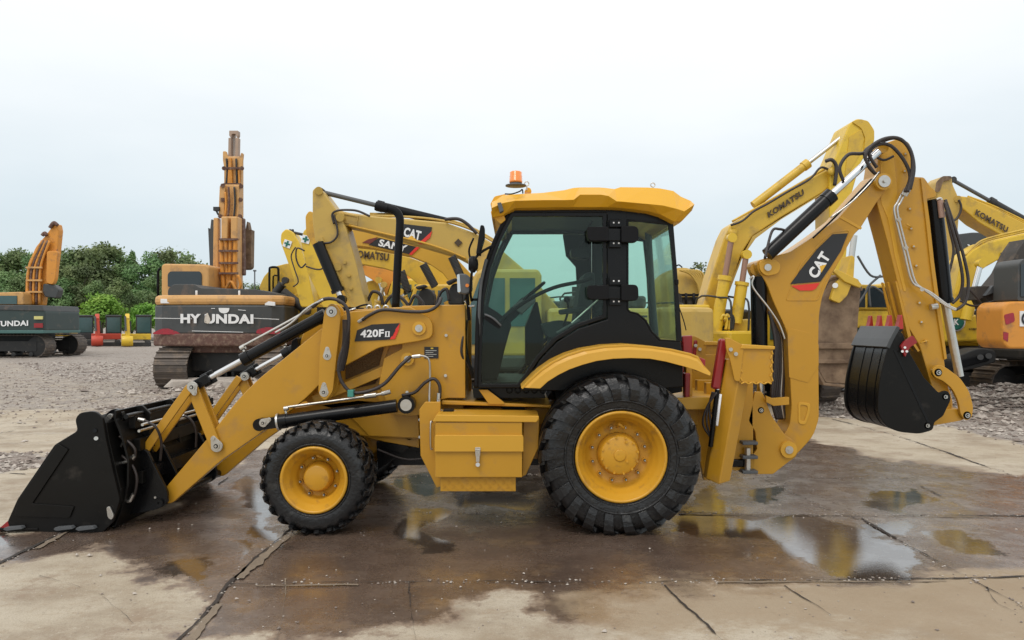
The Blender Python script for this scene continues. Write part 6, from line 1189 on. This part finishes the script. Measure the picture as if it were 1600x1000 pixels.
# ---- big orange and charcoal excavator seen from behind, left
hc = P(391, 0, 22.4); HY_ = thing('excavator', (hc.x, 22.4, 0), 'big orange excavator seen from behind, upright folded boom, scratched charcoal counterweight with white lettering', 'excavator', R(90))
for sgn in (-1, 1): track(HY_, sgn*1.38, 4.6, .92, 1.14, trk)
m = MB(); m.bx(hc.x-1.2, hc.x+1.2, 20.9, 24, .45, 1.05, dark); m.bx(hc.x-1.0, hc.x+1.0, 20.6, 24.5, 1.0, 1.25, rust); m.build('undercarriage', HY_, .04)
def cw(yt, yb, mt, name, par=HY_, bulge=.28, ext=0, Yf=20.3, bev=.05, dpt=1.9):
    x0, x1 = P(234, 0, 20.4).x-ext, P(440, 0, 20.4).x+ext; z1, z0 = P(0, yt, 20.4).z, P(0, yb, 20.4).z; n_ = 12; pts = []
    for i_ in range(n_+1):
        t = i_/n_; x = x0+(x1-x0)*t; pts.append((x, Yf+bulge*(abs(2*t-1)**2.6)+(.10 if i_ in (0, n_) else 0)))
    pts += [(x1-.05, Yf+dpt), (x0+.05, Yf+dpt)]; n_ = len(pts); m = MB()
    m.add([Vector((a, b, z0)) for a, b in pts]+[Vector((a, b, z1)) for a, b in pts], [list(range(n_))[::-1], list(range(n_, 2*n_))]+[[i_, (i_+1) % n_, n_+(i_+1) % n_, n_+i_] for i_ in range(n_)], mt); return m.build(name, par, bev)
cwt = cw(476.5, 522, hyd, 'counterweight'); cw(461, 477, hyor, 'orange_band', HY_, ext=.01, Yf=20.29, bev=.1); cw(521, 541, rust, 'lower_lip', HY_, ext=.03, Yf=20.27)
m = MB(); m.ptext('HY', (282, 505), (314, 505), (282, 490.5), 20.26, white, .05); m.ptext('UNDAI', (320, 505.5), (396, 506), (320, 490.5), 20.26, white, .05)
m.prism(rnd([(320, 494), (324, 488), (329, 500), (326, 506), (319, 504)], 2), 20.25, 20.26, mat('scuffed_white', (.62, .56, .48), .6, var=.2, dirt=.3, dirtcol=(.2, .15, .12), scale=8)); m.build('lettering', cwt)
m = MB(); c = P(350, 484, 20.27); m.add([c+Vector((.14*math.cos(t*.3142), 0, .10*math.sin(t*.3142))) for t in range(10, 21)]+[c+Vector((.15, 0, .05)), c+Vector((-.15, 0, .05))], [list(range(13))], white); m.build('white_badge', cwt)
m = MB(); m.prism(rnd([(240, 520), (252, 514), (262, 513), (280, 519), (284, 523), (240, 522)], 3), 20.36, 20.40, rustr, 20.4); m.prism(rnd([(400, 521), (402, 515), (416, 511), (438, 513), (438, 522)], 3), 20.38, 20.42, rustr, 20.4); m.build('red_reflector', cwt)
m = MB(); m.prism([(250, 467), (266, 467), (266, 474), (250, 474)], 20.42, 20.46, white, 20.4); m.prism([(413, 470), (429, 472), (429, 478), (413, 477)], 20.44, 20.48, white, 20.4); m.build('tail_lamps', HY_, .01)
m = MB()
for x0, y0, x1, y1 in ((240, 497, 300, 498), (330, 482, 336, 482), (372, 484, 384, 485), (395, 497, 436, 499), (300, 517, 380, 519)): m.bar(P(x0, y0, 20.29), P(x1, y1, 20.29), .015, .008, white)
m.build('scratches', cwt)
m = MB(); m.prism(rnd([(262, 462), (262, 452, 6), (270, 444, 6), (304, 444, 5), (312, 450, 5), (400, 452, 4), (430, 458, 4), (432, 463)], 3), 20.7, 23.0, hyd, 20.7)
for px in (307, 374): m.tube([P(px, 462, 20.5), P(px, 454, 20.5)], .03, white, sub=1)
m.build('engine_hood', HY_, .05)
m = MB(); m.prism(rnd([(252, 465), (252, 415, 3), (256, 412, 3), (322, 413, 3), (326, 417, 3), (326, 465)], 3), 22.6, 24.6, hyor, 22.6); cb = m.build('cab', HY_, .05)
m = MB(); m.prism(rnd([(262, 428, 4), (266, 424, 4), (312, 424, 4), (315, 428, 4), (315, 448), (262, 448)], 2), 22.57, 22.6, glsb); m.build('rear_window', cb); m = MB(); m.tube([P(247, 466, 22.7), P(247, 424, 22.7), P(251, 421, 22.7)], .04, blkm, sub=2); m.build('handrail', cb)
# boom: seen edge-on; stacked box sections, twin cylinders and pipes
def vbox(rt, name, x0, x1, y0, y1, Y, dY, mt, bev=.03, tap=0):
    m = MB(); m.prism([(x0+tap, y0), (x1-tap, y0), (x1, y1), (x0, y1)], Y, Y+dY, mt); return m.build(name, rt, bev)
bmB = vbox(HY_, 'boom', 346, 371, 338, 462, 23.6, .5, hyor)
vbox(HY_, 'boom_upper', 351, 374, 288, 338, 24.1, .4, hyor); stB = vbox(HY_, 'stick', 353, 375, 244, 290, 24.73, .35, hyor)
for x in (344, 366): m = MB(); m.prism([(x-1, 290), (x+8, 290), (x+6, 338), (x-3, 338)], 24.0, 24.1, hyor); m.build('side_plate', HY_, .02)
m = MB()
m.prism([(355, 294), (364, 294), (364, 318), (355, 322)], 24.15, 24.2, rust); m.build('boom_flange', HY_, .02)
for x0, x1 in ((356, 360.5), (367, 372)):
    m = MB(); m.prism([(x0+.6, 215), (x1+.6, 215), (x1, 246), (x0, 246)], 24.9, 25.1, mat('worn_pinkish_steel', (.38, .27, .2), .5, var=.25)); m.build('link_arm', HY_, .02)
m = MB(); m.prism(rnd([(358, 204), (372, 204), (372, 211), (370, 215), (368, 209), (362, 209), (361, 216), (358, 212)], 1), 24.9, 25.1, MATS['worn_pinkish_steel']); m.prism([(361, 210), (368, 210), (368, 244), (361, 244)], 25.12, 25.2, mat('faded_white', (.7, .66, .62), .5)); m.build('link_top', HY_, .01)
m = MB(); m.prism(rnd([(348, 236), (353, 236), (356, 246), (374, 246), (377, 238), (380, 240), (378, 262), (376, 290), (350, 290), (350, 262), (348, 250)], 2), 24.7, 24.8, hyor); m.build('stick_head', HY_, .015)
for yy in (262, 264, 287, 289, 334, 336): m = MB(); m.bar(P(349, yy, 24.6), P(377, yy, 24.6), .035, .035, rust); m.build('clamp_bar', HY_, .01)

for x in (349, 364):
    m = MB(); m.prism([(x-4, 338), (x+7, 338), (x+6, 374), (x-4, 374)], 23.3, 23.6, hyor); m.build('cylinder_cover', HY_, .04)
for x, y0, y1 in ((346, 374, 455), (353, 374, 458), (360, 374, 455), (368, 372, 452)):
    m = MB(); m.tube([P(x, y0, 23.4), P(x+(1 if x < 356 else -1), (y0+y1)/2, 23.4), P(x+(8 if x < 356 else -4)*.5, y1, 23.4)], .07 if x in (346, 368) else .05, oran, n=8, sub=4); m.build('hydraulic_pipe', HY_)
for yy in (374, 392, 411, 427): m = MB(); m.bar(P(342, yy, 23.3), P(372, yy, 23.3), .06, .05, rust); m.build('pipe_clamp', HY_)
for x0, x1, x2, x3 in ((333, 341, 332, 341), (372, 380, 373, 381)):
    m = MB(); m.prism([(x0, 340), (x1, 340), (x3, 430), (x2, 430)], 24.0, 24.25, rust if x0 > 350 else hyor); m.build('boom_cylinder', HY_, .04)
m = MB(); m.prism(rnd([(325, 355), (328, 362), (330, 342), (334, 344), (336, 370), (334, 420), (328, 420)], 2), 24.5, 24.8, hyd); m.prism(rnd([(380, 360), (383, 362), (386, 345), (389, 360), (393, 358), (392, 418, 4), (388, 421, 4), (374, 421, 3)], 2), 24.5, 24.8, mud); m.prism([(334, 408), (380, 408), (380, 418), (334, 418)], 24.9, 25.2, mud); m.build('bucket', HY_, .03)
m = MB(); m.prism([(333, 323), (342, 323), (342, 329), (333, 329)], 23.9, 24.1, dark); m.tube([P(338, 329, 24), P(341, 335, 24), P(346, 337, 24)], .03, dark); m.build('work_lamp', HY_)
for x_, y0_, y1_, mt_ in ((354, 248, 288, dark), (358, 250, 290, oran), (369, 248, 336, dark), (357, 292, 338, rust), (366, 292, 340, dark), (373, 262, 336, oran), (352, 300, 338, oran)):
    phose(HY_, [(x_, y0_), (x_+1.2, (y0_+y1_)/2), (x_-.6, y1_)], 23.95 if y0_ > 280 else 24.65, .035, mt_)
for x_, y_ in ((350, 263), (378, 263), (348, 290), (377, 291), (344, 338), (375, 338), (348, 312), (376, 312)): m = MB(); m.cyl(P(x_, y_, 23.95), P(x_, y_, 24.4), .07, rust, n=10); m.build('pin', HY_)
m = MB(); m.prism([(357, 246), (361, 246), (363, 288), (355, 288)], 24.6, 24.7, oran); m.build('bucket_cylinder', HY_, .02)
phose(HY_, [(372, 430), (376, 445), (370, 460)], 23.3, .05, oran); phose(HY_, [(350, 458), (360, 440), (368, 452), (374, 462)], 23.2, .05, oran)

# ---- dark green and orange excavator, far left edge
gx = P(15, 0, 42).x; HL = thing('excavator', (gx, 42, 0), 'dark green excavator at the left edge, white lettering, orange boom raised high', 'excavator', 0)
for sgn in (-1, 1): track(HL, sgn*1.5, 6.6, .9, 1.25, trk)
m = MB(); m.bx(gx-2.2, gx+2.0, 41, 43, .5, 1.4, dark); m.build('undercarriage', HL, .05)
m = MB(); m.prism(rnd([(-60, 478), (0, 478, 4), (66, 480, 3), (70, 486, 4), (70, 518, 4), (60, 520), (-60, 520)], 3), 39.6, 42.8, hyg); hs = m.build('house', HL, .08)
m = MB(); m.prism([(-60, 476), (66, 477), (69, 486), (-60, 483)], 39.55, 42.85, hyd); m.prism([(-60, 516), (68, 516), (68, 521), (-60, 521)], 39.5, 42.9, mat('teal_band', (.06, .14, .13), .5)); m.build('trim', HL, .03)
m = MB(); m.ptext('HYUNDAI', (-17, 510.5), (44, 509), (-17, 502), 39.55, white, .035); m.build('lettering', hs); m = MB(); m.prism([(53, 494), (66, 494), (66, 499), (53, 499)], 39.5, 39.58, mat('pale_yellow', (.6, .55, .2), .5)); m.prism([(53, 505), (66, 505), (66, 512), (53, 512)], 39.5, 39.58, redp); m.build('tail_lamp', HL)
m = MB(); m.prism(rnd([(-40, 476), (-40, 458, 3), (34, 456, 3), (36, 460), (36, 476)], 2), 41.0, 43.0, hyor); cb = m.build('cab', HL, .05); m = MB(); m.prism([(-30, 462), (26, 462), (26, 475), (-30, 475)], 40.95, 41.0, glsg); m.build('cab_windows', cb)
m = MB(); m.prism(rnd([(38, 478), (40, 430, 3), (44, 410, 3), (56, 385), (72, 366), (84, 350, 2), (90, 350, 2), (92, 360, 2), (88, 400), (84, 430), (80, 444), (70, 444), (66, 478)], 3), 42, 42.45, oran); bb = m.build('boom', HL, .06)
m = MB()
for k_ in range(5): m.tube([P(43+k_*4.6, 476, 41.8), P(44+k_*4.6, 430, 41.8), P(50+k_*4, 408, 41.8), P(66+k_*3, 376, 41.8)], .07, oran if k_ % 2 == 0 else rust, sub=5)
for yy in (418, 438, 456): m.bar(P(41, yy, 41.7), P(66, yy, 41.7), .1, .1, hyor)
m.tube([P(78, 356, 41.9), P(84, 348, 41.9), P(90, 352, 41.9)], .1, rust); m.tube([P(66, 368, 41.9), P(70, 364, 41.9), P(73, 368, 41.9)], .1, rust); m.build('hydraulic_pipes', bb); parm(HL, 'stick', [(73, 392), (90, 392), (86, 436), (82, 445), (72, 442)], 41.7, .3, oran)
m = MB(); m.prism(rnd([(67, 443), (84, 445), (92, 452), (88, 466), (70, 464), (66, 456)], 3), 41.8, 42.3, hyd); m.build('bucket', HL, .05)
# small yellow excavator behind it
SY = excavator(46, 47.0, R(180), 'yellow excavator standing directly behind the dark green one, its arm folded at the front', None, komy, cab=False, hz=2.4)
parm(SY, 'side_panel', [(70, 486), (94, 486), (95, 503), (104, 504), (104, 518), (72, 518)], 45, .8, komy, .05); parm(SY, 'arm', [(96, 520), (97, 488), (102, 480), (108, 484), (112, 500), (112, 522), (108, 522), (107, 502), (103, 492), (101, 500), (102, 520)], 45.2, .6, komy); m = MB(); m.prism([(97, 498), (106, 498), (104, 524), (98, 524)], 45.4, 45.8, dark); m.build('cab', SY)

# ---- three mini excavators by the trees
def mini(px, Y, col, label, arm=True, cabx=1, dkc=dark):
    x = P(px, 0, Y).x; rt = thing('mini_excavator', (x, Y, 0), label, 'mini excavator', math.atan2(-x, Y), 'mini excavators in front of the trees')
    for sgn in (-1, 1):
        m = MB(); m.bx(sgn*.85-.22, sgn*.85+.22, -1.0, 1.0, 0, .5, dark); m.build('track', rt, .1, True)
    m = MB(); m.bx(-1.1, 1.1, -.6, 1.1, .55, 1.05, col); m.build('house', rt, .05, True); m = MB(); m.bx(-1.1, 1.1, -1.5, -1.4, .02, .35, dark); m.build('dozer_blade', rt, .02, True)
    cx = .55
    m = MB(); m.bx(cx-.6, cx+.6, -.5, .7, 1.0, 2.55, dkc); cb = m.build('cab', rt, .06, True); m = MB(); m.bx(cx-.5, cx+.5, -.53, -.5, 1.15, 2.42, glsg); m.build('windscreen', cb, 0, True)
    m = MB(); m.bx(cx-.6, cx+.6, -.55, .75, 2.55, 2.64, grayp); m.build('cab_roof', cb, 0, True)
    if arm:
        ax = -.65; m = MB(); m.bar((ax, -.7, .9), (ax, -1.7, 2.6), .34, .3, col); m.bar((ax, -1.7, 2.6), (ax, -2.3, 2.2), .3, .3, col); m.build('boom', rt, .04, True)
        m = MB(); m.bar((ax, -2.2, 2.3), (ax+.05, -2.3, .8), .34, .26, col); m.cyl((ax+.22, -2.3, 2.1), (ax+.22, -2.3, 1.2), .07, dark); m.cyl((ax-.15, -2.35, 2.5), (ax-.1, -2.45, 1.3), .07, grayp); m.build('stick', rt, .04, True)
        m = MB(); m.lathe([(.0, -.42), (.40, -.42), (.46, 0), (.40, .42), (0, .42)], (ax, -2.3, .48), col, 'X', 16); m.build('bucket', rt, .03, True)
    return rt
mini(122, 64, dark, 'dark mini excavator, leftmost of three before the trees, no arm showing', False)
mini(166, 63, mat('mini_red', (.50, .06, .03), .5, var=.2), 'red orange mini excavator between the dark one and the yellow one'); mini(213, 62, komy2, 'small yellow mini excavator right of the red one')
lp = tag(MB().cyl(P(398, 470, 60), P(398, 424, 60), .05, grayp).cyl((P(398, 0, 60).x, 60, 0), P(398, 470, 60), .06, grayp).bar(P(396, 423, 60), P(400, 423, 60), .12, .2, grayp).build('street_lamp'), 'thin grey lamp post on the skyline right of the big orange excavator', 'lamp post')

# ------------------------------------------------------------------ trees
def leafmat(name, c1, c2, c3):
    m = bpy.data.materials.new(name); m.use_nodes = True; n = m.node_tree.nodes; L = m.node_tree.links; b = n['Principled BSDF']; b.inputs['Roughness'].default_value = .65
    g_ = n.new('ShaderNodeNewGeometry'); t = n.new('ShaderNodeTexNoise'); t.inputs['Scale'].default_value = .55; t.inputs['Detail'].default_value = 6; L.new(g_.outputs['Position'], t.inputs['Vector'])
    r = n.new('ShaderNodeValToRGB'); r.color_ramp.elements[0].position = .34; r.color_ramp.elements[0].color = c1+(1,); r.color_ramp.elements[1].position = .68; r.color_ramp.elements[1].color = c3+(1,); k_ = r.color_ramp.elements.new(.5); k_.color = c2+(1,)
    L.new(t.outputs[0], r.inputs[0]); oi = n.new('ShaderNodeObjectInfo'); h = n.new('ShaderNodeHueSaturation'); mr = n.new('ShaderNodeMapRange'); mr.inputs[3].default_value = .72; mr.inputs[4].default_value = 1.3; L.new(oi.outputs['Random'], mr.inputs[0]); L.new(mr.outputs[0], h.inputs['Value'])
    mr2 = n.new('ShaderNodeMapRange'); mr2.inputs[3].default_value = .475; mr2.inputs[4].default_value = .525; L.new(oi.outputs['Random'], mr2.inputs[0]); L.new(mr2.outputs[0], h.inputs['Hue'])
    L.new(r.outputs[0], h.inputs['Color']); L.new(h.outputs[0], b.inputs['Base Color'])
    tr = n.new('ShaderNodeBsdfTranslucent'); L.new(h.outputs[0], tr.inputs[0]); mxx = n.new('ShaderNodeMixShader'); mxx.inputs[0].default_value = .3; L.new(b.outputs[0], mxx.inputs[1]); L.new(tr.outputs[0], mxx.inputs[2]); L.new(mxx.outputs[0], n['Material Output'].inputs[0])
    return m
lf1 = leafmat('foliage_dark', (.105, .165, .065), (.16, .245, .09), (.25, .34, .13)); lf2 = leafmat('foliage_lime', (.12, .22, .03), (.20, .34, .045), (.30, .42, .07)); lf3 = leafmat('foliage_pale', (.11, .15, .06), (.17, .22, .09), (.26, .31, .13))
bark = mat('bark', (.10, .08, .06), .85, var=.3)
def crown(mb, cx, cz, rx, rz_, n, s, lm, rnd_, cy=0):
    for _ in range(n):
        while True:
            d = Vector((rnd_.gauss(0, 1), rnd_.gauss(0, 1), rnd_.gauss(0, 1)))
            if d.length > .1: break
        d.normalize(); r = rnd_.random()**.45*(1+.10*rnd_.gauss(0, 1))*(1.3 if rnd_.random() < .06 else 1); c = Vector((cx+d.x*rx*r, cy+d.y*rx*r, cz+d.z*rz_*r)); u = Vector((rnd_.gauss(0, 1), rnd_.gauss(0, 1), rnd_.gauss(0, .7))).normalized(); w = u.cross(d+Vector((0, 0, .3))).normalized(); k_ = s*rnd_.uniform(.6, 1.4)
        mb.add([c-u*k_, c+w*k_*.6, c+u*k_, c-w*k_*.6], [[0, 1, 2, 3]], lm, False, True)
def tree_proto(seed, H, Wd, n, s, lm, kind):
    rr = random.Random(seed); t = MB(); t.cyl((0, 0, 0), (0, 0, H*.55), .16*H/10, bark, .08*H/10, n=8)
    if kind == 'round': t.cyl((0, 0, H*.3), (Wd*.15, 0, H*.8), .05, bark, .02, n=5)
    else:
        for _ in range(9):
            a = rr.random()*6.28; z = H*rr.uniform(.3, .75); t.cyl((0, 0, z), (math.cos(a)*Wd*.3, math.sin(a)*Wd*.3, z+H*.18), .06, bark, .02, n=5)
    c = MB()
    if kind == 'conical':
        for k_ in range(14):
            f_ = k_/13; z = H*(.14+.84*f_); w = Wd*.5*(1-f_)**.8+.25
            for _ in range(3): a = rr.random()*6.28; crown(c, math.cos(a)*w*.5, z, w*.62+.2, H*.06, n//42, s, lm, rr, math.sin(a)*w*.5)
    elif kind == 'round':
        for _ in range(26):
            a = rr.random()*6.28; e_ = rr.uniform(-.5, 1.5); q = rr.uniform(.45, .8); crown(c, math.cos(a)*math.cos(e_)*Wd*.5*q, H*.52+math.sin(e_)*H*.40*q, Wd*.2, H*.13, n//26, s, lm, rr, math.sin(a)*math.cos(e_)*Wd*.5*q)
    else:
        for _ in range(22):
            a = rr.random()*6.28; z = H*rr.uniform(.22, .93); w = Wd*.5*(1-abs(z/H-.5)*1.2); d = rr.uniform(0, .8); crown(c, math.cos(a)*w*d, z, rr.uniform(.14, .26)*Wd, rr.uniform(.06, .12)*H, n//22, s, lm, rr, math.sin(a)*w*d)
    return t, c
def plant(protos, i_, x, y, sc, rz, label, group, name='tree'):
    key = i_
    rt = thing(name, (x, y, 0), label, 'tree' if name == 'tree' else 'shrub', rz, group); rt.scale = (sc, sc, sc)
    if key not in protos['done']:
        t, c = tree_proto(*protos['spec'][i_]); protos['done'][key] = (t.build('trunk', rt, 0, True), c.build('crown', rt, 0, True))
    else:
        for q in protos['done'][key]:
            w = q.copy(); COL.objects.link(w); w.parent = rt
    return rt
PR = {'done': {}, 'spec': {0: (1, 11, 6.5, 9500, .18, lf1, 'loose'), 1: (2, 12, 7.5, 10500, .18, lf1, 'loose'), 2: (3, 12.5, 5.0, 8500, .18, lf1, 'conical'), 3: (4, 10, 7.5, 9800, .18, lf1, 'round'), 4: (5, 10.5, 5.5, 2600, .22, lf3, 'loose'), 5: (6, 5, 5.2, 5200, .15, lf2, 'round'), 6: (7, 8, 3.6, 900, .16, lf3, 'loose')}}
rt_ = random.Random(5)
tops = [(-220, 392), (-160, 380), (-90, 388), (-40, 384), (-8, 386), (22, 388), (48, 398), (78, 400), (108, 392), (132, 380), (158, 378), (184, 394), (206, 400), (232, 396), (256, 392), (280, 396), (304, 410)]
WG = 'dark green trees of the wood at the far left'
def topat(px):
    for (a, b), (c, d) in zip(tops, tops[1:]):
        if a <= px <= c: return b+(d-b)*(px-a)/(c-a)
    return 415
LBL = 'dense dark green tree in the wood edge behind the mini excavators'
for k_, (px, py) in enumerate(tops):
    Y = rt_.uniform(92, 100); H = EH+(HY-py)*Y/F; i_ = (0, 1, 2, 1, 3)[k_ % 5]; h0 = (11, 12, 12.5, 10)[i_]
    if px in (256, 280, 304): i_ = 4; h0 = 10.5
    plant(PR, i_, P(px, 0, Y).x, Y, H/h0*1.02, rt_.random()*6, LBL if i_ != 4 else 'pale thin leaved tree at the right end of the wood edge', WG if i_ != 4 else 'pale trees at the end of the wood')
for k_ in range(22):
    px = -230+k_*24+rt_.uniform(-6, 6); Y = rt_.uniform(80, 90); py = topat(px)+rt_.uniform(26, 60); H = EH+(HY-py)*Y/F; i_ = rt_.choice((0, 1, 3, 3)); h0 = (11, 12, 12.5, 10)[i_]
    plant(PR, i_, P(px, 0, Y).x, Y, H/h0, rt_.random()*6, LBL, WG)
for px, py in ((318, 425), (345, 436), (372, 440), (400, 444), (425, 448), (455, 455)):
    Y = 110; H = EH+(HY-py)*Y/F; plant(PR, 4, P(px, 0, Y).x, Y, H/10.5, px, 'pale distant tree low on the skyline right of the big orange excavator', 'pale distant trees in the middle')
plant(PR, 5, P(160, 0, 73).x, 73, (EH+(508-452)*73/F)/5*.98, 0, 'bright lime green round bush above the red mini excavator', None, 'bush')
plant(PR, 5, P(228, 0, 74).x, 74, (EH+(508-470)*74/F)/5, 2, 'smaller lime green bush beside the big orange excavator', None, 'bush')
plant(PR, 6, P(1090, 0, 48).x, 48, (EH+(508-402)*48/F)/8, 1, 'thin pale green tree rising between the cab and the large yellow excavator', None)
plant(PR, 6, P(1102, 0, 55).x, 55, (EH+(508-425)*55/F)/8, 3, 'lower sparse tree just right of the thin pale green tree', None)
